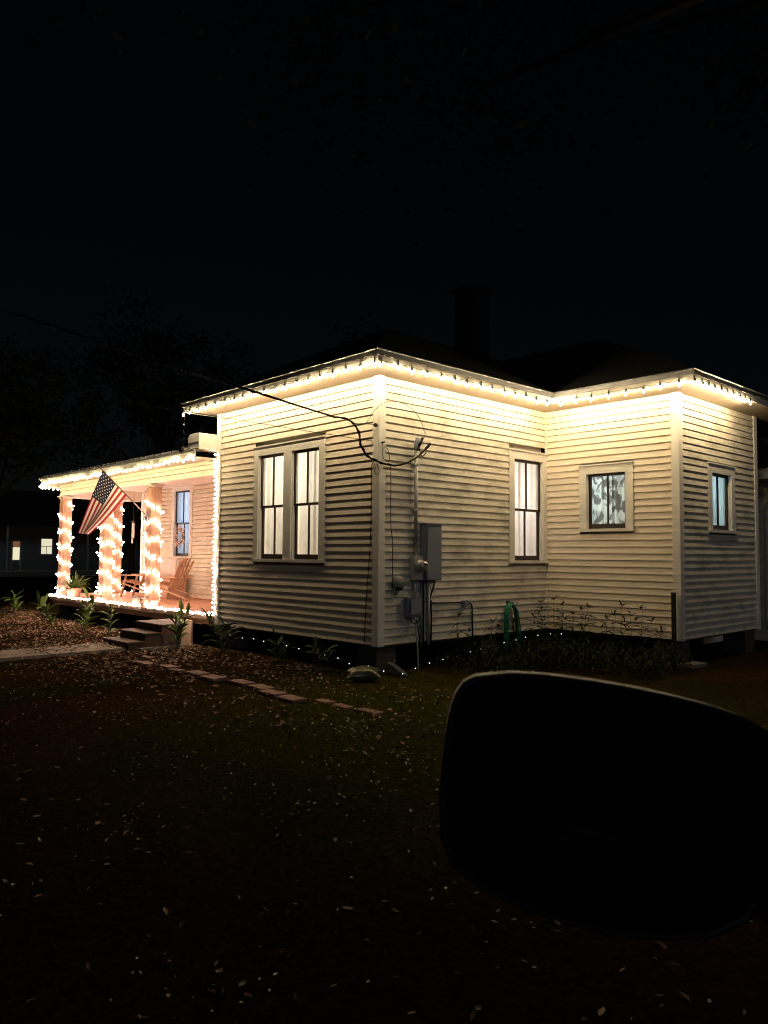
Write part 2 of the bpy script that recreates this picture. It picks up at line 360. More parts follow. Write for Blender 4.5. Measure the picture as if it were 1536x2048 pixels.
def window(wall, openings, z0, z1, cas=.142, hung=True, curtain='curtain', room=None, lamp=None, head=.145, sill=.05, bottom_shift=0., blind=False, casr=None, lower=True):
    """openings: list of (t0,t1); returns the casing object"""
    T0, T1 = openings[0][0], openings[-1][1]
    cr = cas if casr is None else casr
    c = MB()
    wall.box(c, T0-cas, T0, -.005, .036, z0, z1+head); wall.box(c, T1, T1+cr, -.005, .036, z0, z1+head)
    for k in range(len(openings)): wall.box(c, openings[k][0], openings[k][1], -.005, .036, z1, z1+head)
    for k in range(len(openings)-1): wall.box(c, openings[k][1], openings[k+1][0], -.005, .036, z0, z1+head)
    win = c.build('window', M['trim'], house)
    f = MB(); wall.box(f, T0-cas-.012, T1+cr+(.012 if cr > .12 else 0), -.005, .058, z1+head, z1+head+.022)
    f.build('head_cap', M['trim'], win)
    f = MB(); wall.box(f, T0-cas-.02, T1+cr+(.02 if cr > .12 else 0), -.11, .062, z0-sill, z0)
    f.build('sill', M['trim'], win)
    j = MB(); s = MB(); pn = MB(); cu = MB()
    for (a, b) in openings:
        wall.box(j, a-.02, a, -.12, -.006, z0, z1); wall.box(j, b, b+.02, -.12, -.006, z0, z1); wall.box(j, a-.02, b+.02, -.12, -.006, z1, z1+.02)
        wall.box(j, a, a+.016, -.016, .004, z0, z1); wall.box(j, b-.016, b, -.016, .004, z0, z1)       # stops
        zm = (z0+z1)/2+.005
        if hung:
            sets = [(zm-.022, z1, -.05, -.018, .045, .04), (z0, zm+.022, -.088, -.054, .045, .085)]
        else:
            sets = [(z0, z1, -.07, -.035, .05, .085)]
        for (s0, s1, d0, d1, st, rl) in sets:
            wall.box(s, a+.004, a+st, d0, d1, s0, s1); wall.box(s, b-st, b-.004, d0, d1, s0, s1)
            wall.box(s, a+st, b-st, d0, d1, s0, s0+rl); wall.box(s, a+st, b-st, d0, d1, s1-.045, s1)
            mid = (a+b)/2; wall.box(s, mid-.013, mid+.013, d0+.004, d1-.002, s0+rl, s1-.045)
            dm = (d0+d1)/2; pn.face([wall.p(a+st, dm, s0+rl), wall.p(b-st, dm, s0+rl), wall.p(b-st, dm, s1-.045), wall.p(a+st, dm, s1-.045)])
        # curtain: two gathered panels with real folds
        rg = random.Random(int(a*1000)+int(z0*77)); NU = 64
        for (ca, cb) in ((a-.06, (a+b)/2+rg.uniform(-.02, .03)), ((a+b)/2+rg.uniform(-.03, .02), b+.06)):
            fr = [rg.uniform(3.5, 5.5), rg.uniform(7, 10), rg.uniform(1.5, 3)]; ph = [rg.uniform(0, 6) for _ in range(6)]
            vs, fs = [], []; NZ = 10
            for iz in range(NZ+1):
                zz = z0-.06+(z1-z0+.1)*iz/NZ; g_ = 1-iz/NZ
                for iu in range(NU//2+1):
                    u = iu/(NU//2); t = ca+(cb-ca)*u
                    dd = -.20+.022*math.sin(fr[0]*u*3+ph[0]+.5*g_)+.005*math.sin(fr[1]*u*3+ph[1]-.8*g_)+.02*math.sin(fr[2]*u+ph[2]+1.2*g_)
                    vs.append(wall.p(t, dd, zz))
            q = NU//2+1
            for iz in range(NZ):
                for iu in range(q-1): fs.append((iz*q+iu, iz*q+iu+1, (iz+1)*q+iu+1, (iz+1)*q+iu))
            cu.mesh(vs, fs)
    j.build('frame', M['trim'], win); s.build('sash', M['sash'], win); pn.build('pane', M['pane'], win)
    cu.build('curtain', M[curtain], win, smooth=True)
    # the room behind: walls, floor and ceiling, open only at the window
    ra, rb, rz0, rz1, rd = room if room else (T0-.3, T1+.3, .25, 3.6, 1.7)
    r = MB(); d = -.121
    wall.box(r, ra-.02, ra, -rd, d, rz0, rz1); wall.box(r, rb, rb+.02, -rd, d, rz0, rz1); wall.box(r, ra-.02, rb+.02, -rd-.02, -rd, rz0, rz1)
    wall.box(r, ra-.02, rb+.02, -rd-.02, d, rz1, rz1+.02); wall.box(r, ra-.02, rb+.02, -rd-.02, d, rz0-.02, rz0)
    wall.box(r, ra-.02, T0-.018, d, d+.02, rz0, rz1); wall.box(r, T1+.018, rb+.02, d, d+.02, rz0, rz1)
    wall.box(r, T0-.018, T1+.018, d, d+.02, rz0, z0-.004); wall.box(r, T0-.018, T1+.018, d, d+.02, z1+.018, rz1)
    for k in range(len(openings)-1): wall.box(r, openings[k][1]+.018, openings[k+1][0]-.018, d, d+.02, z0-.004, z1+.018)
    r.build('room_lining', M['room'], win)
    col, pw, (lt, ld, lz) = lamp
    L = bpy.data.lights.new('room_lamp', 'POINT'); L.color = col; L.energy = pw; L.shadow_soft_size = .12
    lo = bpy.data.objects.new('room_lamp', L); COL.objects.link(lo); lo.parent = win
    lo.location = Vector(wall.p(lt, -ld, lz))-world_loc(win)
    return win

# openings in wall coordinates
A_ops = [(WX-3.115, WX-2.352), (WX-2.138, WX-1.385)]
window(WA, A_ops, 1.237, 3.057, lamp=((1, .90, .76), 95, (WX-2.6, 1.2, 2.9)), room=(WX-3.9, WX-.6, .25, 3.6, 1.9))
window(WB, [(3.23, 4.078)], 1.237, 3.04, lamp=((1, .92, .92), 56, (3.55, 1.1, 2.5)), room=(2.2, 4.2, .25, 3.6, 1.6))
window(WC, [(.875, 1.626)], 1.80, 2.765, hung=False, curtain='curtain_leaf', lamp=((.80, .97, 1), 30, (.7, .9, 2.6)), room=(.2, 2.2, .25, 3.6, 1.4))
window(WD, [(5.40-D1, 6.19-D1)], 1.79, 2.775, hung=False, lamp=((.45, .76, 1), 20, (1.6, .8, 2.6)), room=(.6, 2.7, .25, 3.6, .34+.66))
WE_X = 13.1
window(WE, [(WE_X-11.14, WE_X-10.27)], 1.235, 3.03, lamp=((.30, .56, 1), 60, (WE_X-10.7, 1.1, 2.4)), room=(WE_X-11.9, WE_X-9.6, .25, 3.5, 1.6))

hA = [(A_ops[0][0]-.142, A_ops[1][1]+.142, 1.187, 3.224)]
hB = [(3.23-.142, 4.078+.142, 1.187, 3.207)]
hC = [(.875-.142, 1.626+.142, 1.75, 2.932)]
hD = [(1.18-.142, 1.968+.142, 1.74, 2.942)]
hE = [(WE_X-11.14-.142, WE_X-10.27+.142, 1.185, 3.197)]
CB = .105
siding(WA, 0, 3.985, hA, M['siding'], 1, CB, CB)
siding(WB, 0, 3.985, hB, M['siding_old'], 2, CB, .035)
siding(WC, 0, 3.985, hC, M['siding'], 3, .035, CB)
siding(WD, 0, 3.985, hD, M['siding_old'], 4, CB, CB)
siding(WE, .15, 3.12, hE, M['siding'], 5, CB, .03, gap=.011)
siding(WF, 0, 3.985, [], M['siding'], 6, .03, CB)
siding(WG, .15, 3.9, [], M['siding_old'], 7, .0, CB)

# corner boards
def corner_board(pts, z0, z1):
    c = MB(); c.sweep(pts, [(0, z0), (.034, z0), (.034, z1), (0, z1)]); return c.build('corner_board', M['trim'], house, bevel=.004)
corner_board([(-CB, 0), (0, 0), (0, CB)], -.02, 3.988)
corner_board([(-WX, CB), (-WX, 0), (-WX+CB, 0)], -.02, 3.988)
corner_board([(W2-CB, D1), (W2, D1), (W2, D1+CB)], -.02, 3.988)
corner_board([(W2, D1+D2-CB), (W2, D1+D2), (W2-CB, D1+D2)], -.02, 3.988)
corner_board([(-13.1, 2.6+CB), (-13.1, 2.6), (-13.1+CB, 2.6)], .15, 3.12)
c = MB(); c.box((.0, D1-.034, 0), (.034, D1-.001, 3.988)); c.build('corner_strip', M['trim'], house)
c = MB(); c.box((-WX-.03, 2.566, .15), (-WX, 2.599, 3.12)); c.build('corner_strip', M['trim'], house)
# sill beam (bottom edge) and floor frame, hidden rear walls
c = MB(); c.box((-WX+.02, .03, -.04), (-.03, 2.7, .2)); c.box((-13.05, 2.65, -.04), (-.03, 11, .18)); c.box((-.03, D1+.03, -.04), (W2-.03, D1+D2-.03, .18)); c.box((-1, D1+.2, -.04), (-.03, 11, .18))
c.build('floor_frame', M['step'], house)
c = MB(); c.box((-13.1, 10.95, -.4), (1.5, 11, 4.0)); c.box((1.45, D1+D2, -.4), (1.5, 11, 4.0)); c.box((1.5, D1+D2-.03, 0), (W2, D1+D2, 3.98)); c.build('rear_wall', M['siding_old'], house)

# foundation piers
for (x0, y0, x1, y1, z1) in ((-.50, .03, -.06, .42, -.04), (-4.45, .05, -4.1, .45, -.04), (-2.5, .6, -2.1, 1.0, -.04), (2.06, D1+.05, 2.5, D1+.40, -.04), (2.1, D1+D2-.5, 2.5, D1+D2-.06, -.04), (-.42, 2.4, -.05, 2.8, -.04), (.4, D1+.4, .8, D1+.8, -.04), (-12.95, .2, -12.55, .6, -.02), (-9.9, .15, -9.5, .55, -.02), (-7.5, .15, -7.1, .55, -.02)):
    c = MB(); c.box((x0, y0, GZ-.1), (x1, y1, z1)); c.build('foundation_pier', M['brick'], house)
c = MB(); c.box((1.95, D1-.02, GZ-.05), (2.75, D1+.5, GZ+.04)); c.build('pier_footing', M['concrete'], house, bevel=.01)

# eaves of the main roof
EP = [(-WX, 7), (-WX, 0), (0, 0), (0, D1), (W2, D1), (W2, 11)]
c = MB(); c.sweep(EP, [(-.03, 3.99), (.475, 4.03), (.475, 4.044), (-.03, 4.004)]); c.build('soffit', M['soffit'], house)
c = MB(); c.sweep(EP, [(.478, 4.022), (.50, 4.022), (.50, 4.118), (.478, 4.118)]); c.build('fascia', M['fascia'], house)
c = MB(); c.sweep(EP, [(.48, 4.121), (.522, 4.121), (.528, 4.186), (.542, 4.192), (.542, 4.204), (.48, 4.204)]); c.build('drip_edge', M['drip'], house)
def hip(mb, x0, x1, y0, y1, z, along, run, rise, seams=.42):
    if along == 'y':
        xm = (x0+x1)/2; r0, r1 = (xm, y0+run, z+rise), (xm, y1-run, z+rise)
        mb.mesh([(x0, y0, z), (x1, y0, z), (x1, y1, z), (x0, y1, z), r0, r1], [(0, 1, 4), (1, 2, 5, 4), (2, 3, 5), (3, 0, 4, 5)])
    else:
        ym = (y0+y1)/2; r0, r1 = (x0+run, ym, z+rise), (x1-run, ym, z+rise)
        mb.mesh([(x0, y0, z), (x1, y0, z), (x1, y1, z), (x0, y1, z), r0, r1], [(0, 1, 5, 4), (1, 2, 5), (2, 3, 4, 5), (3, 0, 4)])
c = MB()
hip(c, -WX-.54, .54, -.54, 9.5, 4.207, 'y', 2.79, 1.45)
hip(c, -13.6, W2+.54, D1-.54, 11.6, 4.206, 'x', 3.95, 2.05)
roof = c.build('roof', M['roof'], house)
c = MB(); c.box((-4.95, 7.25, 5.4), (-4.25, 7.85, 8.2)); c.box((-5.0, 7.2, 8.2), (-4.2, 7.9, 8.33))
c.build('chimney', M['chimney'], roof)

# ------------------------------------------------------------------ porch
def arc(cx, cy, r, a0, a1, n=9): return [(cx+r*math.cos(R(a0+(a1-a0)*i/n)), cy+r*math.sin(R(a0+(a1-a0)*i/n))) for i in range(n+1)]
PP = [(-13.35, 2.62)]+arc(-12.35, 1.0, 1.0, 180, 270)+[(-WX-.03, 0)]
c = MB()
c.sweep(PP, [(-.2, 2.85), (0, 2.85), (0, 3.13), (-.2, 3.13)]); bm_ = c.build('porch_beam', M['porch_paint'], house)
c = MB()
for k, (z0, z1) in enumerate(((2.835, 2.945), (2.945, 3.04), (3.04, 3.125))): c.sweep(PP, [(.002, z0+(.012 if k else 0)), (.03, z0+(.012 if k else 0)), (.006, z1), (.002, z1)])
c.build('lap_board', M['siding'], bm_)
c = MB(); c.sweep(PP, [(.0, 3.128), (.475, 3.128), (.475, 3.14), (.0, 3.14)]); c.build('porch_soffit', M['soffit'], house)
c = MB(); c.sweep(PP, [(.478, 3.10), (.5, 3.10), (.5, 3.225), (.478, 3.225)]); c.build('porch_fascia', M['trim'], house)
c = MB(); c.sweep(PP, [(.48, 3.228), (.525, 3.228), (.535, 3.27), (.48, 3.27)]); c.build('porch_drip_edge', M['drip'], house)
# ceiling boards
c = MB(); c.box((-13.2, .02, 3.132), (-WX-.03, 2.6, 3.15)); c.build('porch_ceiling', M['porch_paint'], house)
# porch roof sheet with ribs
c = MB(); outer = []
n = len(PP)
tmp = MB(); tmp.sweep(PP, [(.56, 3.272), (.56, 3.285)])
outer = [tmp.v[i*2] for i in range(n)]
inner = []
for (x, y, z) in outer:
    if y < 0 and x > -11.2: inner.append((x, 2.1, 3.93))
    else: inner.append((max(x, -11.2), 2.1 if y < 2.1 else y, 3.93))
outer = [outer[0]]+outer[1:-1]+[(-11.2, -.56, 3.272), outer[-1]]; inner = inner[:-1]+[(-11.2, 2.1, 3.93), inner[-1]]
for i in range(len(outer)-1):
    a, b, d_, e_ = outer[i], outer[i+1], inner[i+1], inner[i]
    if (Vector(d_)-Vector(e_)).length < 1e-4: c.face([a, b, d_])
    else: c.face([a, b, d_, e_])
c.face([(-13.5, 2.1, 3.93), (-WX, 2.1, 3.93), (-WX, 3.8, 4.3), (-13.5, 3.8, 4.3)])
x = -12.2
while x < -WX-.1:
    c.beam((x, -.575, 3.285), (x, 2.1, 3.948), .05, .03); x += .23
pr = c.build('porch_roof', M['drip'], house)
# boxed eave return where the porch roof meets the front wing
c = MB(); prof = []
cy0, cz0, hw, hh, rr = -.02, 3.44, .42, .155, .10
pts = []
for (sx, sz, a0) in ((-1, -1, 180), (1, -1, 270), (1, 1, 0), (-1, 1, 90)):
    for k in range(5):
        a = R(a0+90*k/4); rad = rr if sx < 0 else .01
        pts.append((-4.74+sx*(.21-rad)+math.cos(a)*rad, cz0+sz*(hh-rad)+math.sin(a)*rad))
nn = len(pts); base = [(px_, -.42, pz_) for px_, pz_ in pts]+[(px_, .5, pz_) for px_, pz_ in pts]
c.mesh(base, [tuple(range(nn))[::-1], tuple(range(nn, 2*nn))]+[(k, (k+1) % nn, nn+(k+1) % nn, nn+k) for k in range(nn)])
c.box((-4.945, -.428, 3.43), (-4.54, -.42, 3.437))
c.build('eave_return', M['trim'], house)
c = MB(); c.box((-5.05, -.56, 3.24), (-4.93, -.40, 3.36)); c.build('gutter_end', M['post_dark'], house, bevel=.01)

# deck
DP = [(-13.75, 2.62)]+arc(-12.75, .94, 1.0, 180, 270)+[(-WX-.03, -.06)]
c = MB(); rg = random.Random(3)
y = -.06
poly = [(p[0], p[1]) for p in DP]
def deck_x(y):                       # west limit of the deck at depth y
    if y >= .94: return -13.75
    return -12.75-math.sqrt(max(0, 1-(.94-y)**2))
while y < 2.6:
    y1 = min(y+.089, 2.6); c.box((deck_x((y+y1)/2), y, .118+rg.uniform(-.001, .001)), (-WX-.034, y1-.003, .15+rg.uniform(-.001, .001))); y = y1+.001
c.build('porch_deck', M['deck'], house)
c = MB(); c.sweep(DP, [(-.02, .064), (.012, .064), (.012, .152), (-.02, .152)]); c.build('deck_edge', M['deck_edge'], house, bevel=.004)
c = MB(); c.sweep(DP, [(-.09, -.05), (-.05, -.05), (-.05, .063), (-.09, .063)]); c.build('deck_joist', M['deck_edge'], house)
# columns
CW = .122
cols = [(-12.53, .14), (-9.87, .14), (-7.43, .14), (-13.22, 1.86)]
for (x, y) in cols:
    c = MB()
    c.box((x-CW, y-CW, .152), (x+CW, y+CW, 2.80))
    co = c.build('column', M['wood'], house, bevel=.008)
    g_ = MB()
    for k in (-.06, .0, .06):
        g_.box((x+CW+.0005, y+k-.022, .30), (x+CW+.008, y+k+.022, 2.74)); g_.box((x+k-.022, y-CW-.008, .30), (x+k+.022, y-CW-.0005, 2.74))
    g_.build('flute', M['wood'], co)
    c = MB(); c.box((x-CW-.05, y-CW-.05, 2.80), (x+CW+.05, y+CW+.05, 2.832)); c.box((x-CW-.02, y-CW-.02, 2.76), (x+CW+.02, y+CW+.02, 2.80)); c.build('capital', M['porch_paint'], co, bevel=.006)
    c = MB(); c.box((x-CW-.025, y-CW-.025, .151), (x+CW+.025, y+CW+.025, .27)); c.build('base', M['wood'], co, bevel=.008)
# steps and flanking pier
for k, (z, yf) in enumerate(((.0, -.90), (-.14, -1.22), (-.28, -1.55))):
    c = MB(); c.box((-6.05, yf, z-.035), (-4.93, -.49 if k == 0 else yf+.36, z)); st = c.build('step', M['step'], house, bevel=.012)
    c = MB(); c.box((-6.02, yf+.03, GZ-.05), (-4.96, -.49 if k == 0 else yf+.37, z-.037)); c.build('riser', M['step'], st)
c = MB(); c.box((-5.20, -.475, GZ-.05), (-4.95, -.26, .05)); c.build('step_pier', M['deck_edge'], house, bevel=.006)
c = MB(); c.box((-6.05, -.487, GZ-.05), (-5.21, -.08, .0)); c.build('step_landing', M['step'], house)
c = MB(); c.box((-4.92, -1.35, GZ-.05), (-4.80, -.45, GZ+.03)); c.build('step_footing', M['concrete'], house)

# lean-to at the rear right
c = MB(); c.box((1.52, 9.2, GZ), (7.5, 9.3, 2.95)); ra = c.build('rear_addition', M['siding_old'], house)
c = MB(); c.box((1.52, 8.78, 2.93), (7.5, 8.82, 3.16)); c.build('eave_board', M['trim'], ra)
c = MB(); c.hexa([(1.5, 8.7, 3.165), (7.6, 8.7, 3.165), (7.6, 11, 3.9), (1.5, 11, 3.9), (1.5, 8.7, 3.20), (7.6, 8.7, 3.20), (7.6, 11, 3.94), (1.5, 11, 3.94)]); c.build('lean_to_roof', M['roof'], ra)
c = MB(); c.tube([(2.75, 8.70, 2.9), (2.62, 8.72, 2.72), (2.36, 8.85, 2.5), (2.21, 8.93, 2.42), (2.15, 8.95, 2.3), (2.14, 8.95, 1.2), (2.13, 8.95, .05), (2.2, 8.8, -.1)], .055, 10); c.build('downspout', M['metal_light'], ra, smooth=True)

# ------------------------------------------------------------------ bulbs and strings
def proto_bulb(kind):
    b = MB()
    if kind == 'c9':
        b.lathe((0, 0, 0), [(.008, -.014), (.0135, -.026), (.0150, -.036), (.0125, -.048), (.0065, -.060), (.001, -.064)], 8); mats = M['eave_bulb']
    elif kind == 'globe':
        b.ball((0, 0, 0), .0195, 8, 5); mats = M['porch_bulb']
    elif kind == 'post':
        b.ball((0, 0, 0), .017, 8, 5); mats = M['post_bulb']
    elif kind == 'eave_globe':
        b.ball((0, 0, 0), .019, 8, 5); mats = M['eave_globe']
    elif kind == 'fairy':
        b.ball((0, 0, 0), .0095, 6, 4); mats = M['solar_bulb']
    o = b.build('bulb', mats, origin=(0, 0, 0), smooth=True); return o
def proto_socket():
    b = MB(); b.lathe((0, 0, 0), [(.016, .032), (.017, .022), (.015, -.016), (.011, -.018)], 8); b.box((-.012, -.002, .03), (.012, .002, .075))
    return b.build('socket', M['socket'], origin=(0, 0, 0))
protos = {}
def get_proto(k):
    if k not in protos: protos[k] = proto_bulb(k)
    return protos[k]
sock0 = None
used = set()
def light_string(label, pts, wire_pts, kind, group, wire_r=.004, socket=False, jitter=.0, extra=None):
    """pts: bulb positions (world)"""
    global sock0
    root = thing('light_string', label, 'string lights', wire_pts[0], group)
    wmb = MB(); wmb.tube(wire_pts, wire_r, 5); wmb.build('wire', M['socket'], root)
    p0 = get_proto(kind)
    for p in pts:
        q = Vector(p)+Vector((rnd(-jitter, jitter), rnd(-jitter, jitter), rnd(-jitter, jitter)))
        if kind not in used: used.add(kind); b = p0; b.parent = root; b.location = q-world_loc(root)
        else: b = child_copy(p0, root, q)
        tilt = .22 if kind == 'c9' else 3
        b.rotation_euler = (rnd(-tilt, tilt)*.6, rnd(-tilt, tilt)*.6, rnd(0, 6))
        if socket:
            if sock0 is None: sock0 = proto_socket(); s_ = sock0
            else: s_ = sock0.copy(); COL.objects.link(s_)
            s_.parent = b; s_.location = (0, 0, 0)
    return root
def along(path, step, start=0., end=None):
    P = [Vector(p) for p in path]; out = []; d = start; acc = 0
    total = sum((P[i+1]-P[i]).length for i in range(len(P)-1))
    end = total if end is None else end
    i = 0
    while d <= end+1e-6:
        while i < len(P)-2 and acc+(P[i+1]-P[i]).length < d: acc += (P[i+1]-P[i]).length; i += 1
        L = (P[i+1]-P[i]).length; t = min(1, (d-acc)/L); out.append(P[i].lerp(P[i+1], t)); d += step
    return out
ZB = 4.018
GE = 'bulb strings under the main eaves'
def sag_wire(path, step=.15, amp=.008): return [p+Vector((0, 0, rnd(-amp, amp)+.03)) for p in along(path, step)]
e1 = [(-WX-.515, -.47, ZB), (-WX-.50, -.515, ZB), (.48, -.515, ZB)]
s1 = light_string('warm pointed bulbs under the eave above the double window', along(e1, .305, .02), sag_wire(e1), 'c9', GE, socket=True, jitter=.012)
e2 = [(.515, -.46, ZB), (.515, D1-.515, ZB)]
light_string('warm pointed bulbs under the eave above the electric meter', along(e2, .305, .03), sag_wire(e2), 'c9', GE, socket=True, jitter=.012)
e3 = [(.62, D1-.515, ZB), (W2+.48, D1-.515, ZB)]
light_string('warm pointed bulbs under the eave above the leafy curtain window', along(e3, .31, .05), sag_wire(e3), 'c9', GE, socket=True, jitter=.012)
e4 = [(W2+.515, D1-.47, ZB), (W2+.515, 6.12, ZB)]
light_string('warm pointed bulbs under the eave of the shaded far right wall', along(e4, .235, .02), sag_wire(e4), 'c9', GE, socket=True, jitter=.012)
# loose end hanging at the left corner
dl = thing('dangling_light_wire', 'loose wire with one unlit bulb hanging from the left eave corner', 'wire', (-WX-.515, -.47, 4.0))
c = MB(); c.tube([(-WX-.515, -.47, 4.0), (-WX-.517, -.472, 3.7), (-WX-.512, -.468, 3.4)], .0014, 5); c.build("wire", M["bare_wire"], dl)
c = MB(); c.ball((-WX-.517, -.474, 3.80), .014, 8, 5); c.build('bulb', M['dead_bulb'], dl)
# porch eave
GP = 'globe light strings on the porch'
tmp = MB(); tmp.sweep(PP, [(.52, 3.085), (.52, 3.09)]); pe = [tmp.v[i*2] for i in range(len(PP))]
pts = along(pe, .19)
half = [p for p in pts if p.x > -8.9]; rest = [p for p in pts if p.x <= -8.9]
tmp = MB(); tmp.sweep(PP, [(.508, 3.10), (.508, 3.105)]); pw_ = [Vector(tmp.v[i*2]) for i in range(len(PP))]
light_string('globe bulbs under the porch eave between flag and front wing', half, [Vector((-8.8, -.51, 3.11)), Vector((-6.5, -.51, 3.105)), Vector((-WX-.1, -.51, 3.11))], 'eave_globe', GP, jitter=.02)
light_string('globe bulbs round the curved far corner of the porch eave', rest, [p for p in along(pw_, .2) if p.x < -8.8], 'eave_globe', GP, jitter=.02)
# deck edge
tmp = MB(); tmp.sweep(DP, [(-.0, .178), (-.0, .18)]); de = [Vector(tmp.v[i*2]) for i in range(len(DP))]
pts = along(de, .112)
for lab, sel in (('globe bulbs along the deck edge right of the steps', lambda p: p.x > -6.0 and p.y < .1), ('globe bulbs along the deck edge between steps and middle column', lambda p: -9.6 < p.x <= -6.0 and p.y < .1),
                 ('globe bulbs along the deck edge by the spiky potted plant', lambda p: p.x <= -9.6 and p.y < .6), ('globe bulbs along the far side edge of the porch deck', lambda p: p.y >= .6)):
    pp = [p for p in pts if sel(p)]
    if 'far side' in lab: pp = pp[::2]
    light_string(lab, pp, [p-Vector((0, 0, .012)) for p in pp], 'globe', GP, jitter=.018)
# spirals on the columns
def spiral(x, y, z0, z1, turns, spacing, h, phase):
    out = []; wire = []; n = int(turns*48); z0, z1 = z1, z0
    def sqr(a):
        c_, s_ = math.cos(a), math.sin(a); m_ = max(abs(c_), abs(s_)); return x+c_/m_*h, y+s_/m_*h
    pts_ = []
    for i in range(n+1):
        a = phase+2*math.pi*turns*i/n; X, Y = sqr(a); pts_.append(Vector((X, Y, z0+(z1-z0)*i/n+.05*math.sin(a*1.7)+.05*math.cos(a*2))))
    return along(pts_, spacing), pts_[::2]
names = ['globe bulbs spiralled round the porch column at the far front corner', 'globe bulbs spiralled round the porch column behind the flag', 'globe bulbs spiralled round the porch column nearest the chairs', 'globe bulbs spiralled round the rear side column of the porch']
for (x, y), lab, ph, t in zip(cols, names, (.3, 1.1, 2.0, .6), (5.9, 6.1, 6.2, 5.2)):
    b_, w_ = spiral(x, y, .3, 2.55, t, .128, CW+.034, ph)
    light_string(lab, b_, w_, 'globe', GP, jitter=.015)
# vertical string on the wing corner
vp = [Vector((-WX-.045-.02*math.sin(k*1.3), -.05, .22+k*.083)) for k in range(37)]
light_string('small bulbs running up the corner board beside the porch', vp, vp, 'post', GP, jitter=.008)
# fairy lights near the ground
fl = [(-4.11, -.25, -.11), (-3.6, -.25, -.12), (-3.2, -.25, -.14), (-2.85, -.25, -.125), (-2.55, -.25, -.14), (-2.28, -.25, -.13), (-1.9, -.25, -.155), (-1.57, -.25, -.17), (-1.25, -.25, -.185), (-.91, -.25, -.21), (-.60, -.25, -.22), (-.33, -.26, -.27), (.07, -.24, -.265), (.28, -.14, -.32),
      (.40, .12, -.37), (.3, .48, -.34), (.3, .78, -.29), (.3, 1.08, -.26), (.3, 1.40, -.24), (.3, 1.72, -.20), (.3, 1.97, -.17), (.3, 2.32, -.14), (.3, 2.58, -.12), (.3, 2.9, -.1), (.3, 3.17, -.07), (.32, 3.5, -.06), (.36, 3.82, -.05), (.5, 3.95, -.05)]
light_string('tiny cool fairy lights strung low in front of the dark crawl space', fl, fl, 'fairy', 'fairy lights by the ground', wire_r=.002)

# ------------------------------------------------------------------ electrical equipment on the wall by the corner
def srv(label, name, cat, loc, grp=None): return thing(name, label, cat, loc, grp)
t = srv('galvanised service mast rising from the meter to the cable head', 'service_mast', 'conduit', (.06, .715, 1.31))
c = MB(); c.tube([(.065, .715, 1.315), (.065, .715, 2.96)], .031, 12); c.build('pipe', M['metal_light'], t, smooth=True)
c = MB(); c.lathe((.065, .715, 2.93), [(.036, 0), (.05, .05), (.062, .12), (.055, .17), (.03, .20)], 12, axis=(.25, .1, 1)); c.build('weather_head', M['metal'], t, smooth=True)
for z in (2.70, 2.0):
    c = MB(); c.box((.0, .655, z), (.1, .775, z+.025)); c.build('strap', M['metal_light'], t)
t = srv('pale grey meter box with round glass meter below the mast', 'electric_meter', 'electric meter', (.06, .72, .94))
c = MB(); c.box((.024, .62, .943), (.125, .83, 1.315)); c.build('box', M['metal_light'], t, bevel=.006)
c = MB(); c.lathe((.125, .735, 1.155), [(.098, 0), (.098, .02), (.088, .022), (.086, .075), (.07, .085)], 20, axis=(1, 0, 0)); c.build('collar', M['metal_light'], t, smooth=True)
c = MB(); c.lathe((.20, .735, 1.155), [(.078, 0), (.078, .045), (.068, .062), (.02, .068)], 20, axis=(1, 0, 0)); gl = c.build('meter_glass', principled('meter_glass', (.35, .35, .36), .12, .4), t, smooth=True)
c = MB(); c.box((.266, .70, 1.165), (.272, .77, 1.195)); c.build('dial', M['black'], t)
t = srv('tall grey breaker panel box beside the meter', 'breaker_panel', 'electric panel', (.09, 1.02, .93))
c = MB(); c.box((.024, .852, .935), (.165, 1.195, 1.795)); c.build('cabinet', M['metal'], t, bevel=.006)
c = MB(); c.box((.166, .862, .945), (.174, 1.185, 1.765)); c.build('cover', M['metal'], t, bevel=.004)
c = MB(); c.box((.02, .842, 1.796), (.185, 1.205, 1.815)); c.build('rain_lip', M['metal'], t)
t = srv('small grey cable box low on the wall under the meter', 'junction_box', 'junction box', (.06, .64, .38))
c = MB(); c.box((.02, .505, .385), (.135, .785, .69)); c.build('box', M['metal'], t, bevel=.015)
c = MB(); c.box((.136, .53, .42), (.15, .765, .675)); c.build('lid', M['metal'], t, bevel=.008)
t = srv('rounded dull beige telephone box near the corner board', 'telephone_box', 'telephone box', (.05, .38, .8))
c = MB(); c.ball((.05, .375, .915), .1, 14, 8, sq=(.6, 1.4, 1.0)); c.build('shell', M['beige_box'], t, smooth=True)
c = MB(); c.lathe((.07, .33, .79), [(.015, 0), (.02, .03), (.02, .06)], 8); c.lathe((.07, .41, .79), [(.015, 0), (.02, .03), (.02, .06)], 8); c.build('gland', M['black'], t)
def cable(label, name, cat, pts, r, mat, grp=None, n=8):
    c = MB(); c.tube(pts, r, n); o = c.build(name, M[mat], smooth=True); tag(o, label, cat, grp); return o
def smooth_path(pts, k=4):
    P = [Vector(p) for p in pts]; out = []
    for i in range(len(P)-1):
        p0, p1, p2, p3 = P[max(i-1, 0)], P[i], P[i+1], P[min(i+2, len(P)-1)]
        for j in range(k):
            u = j/k; out.append(.5*((2*p1)+(-p0+p2)*u+(2*p0-5*p1+4*p2-p3)*u*u+(-p0+3*p1-3*p2+p3)*u**3))
    out.append(P[-1]); return out
GC = 'pipes below the electric boxes'
cable('short pipe joining the meter box to the cable box', 'conduit', 'conduit', [(.055, .70, .942), (.055, .70, .69)], .024, 'metal_light', GC)
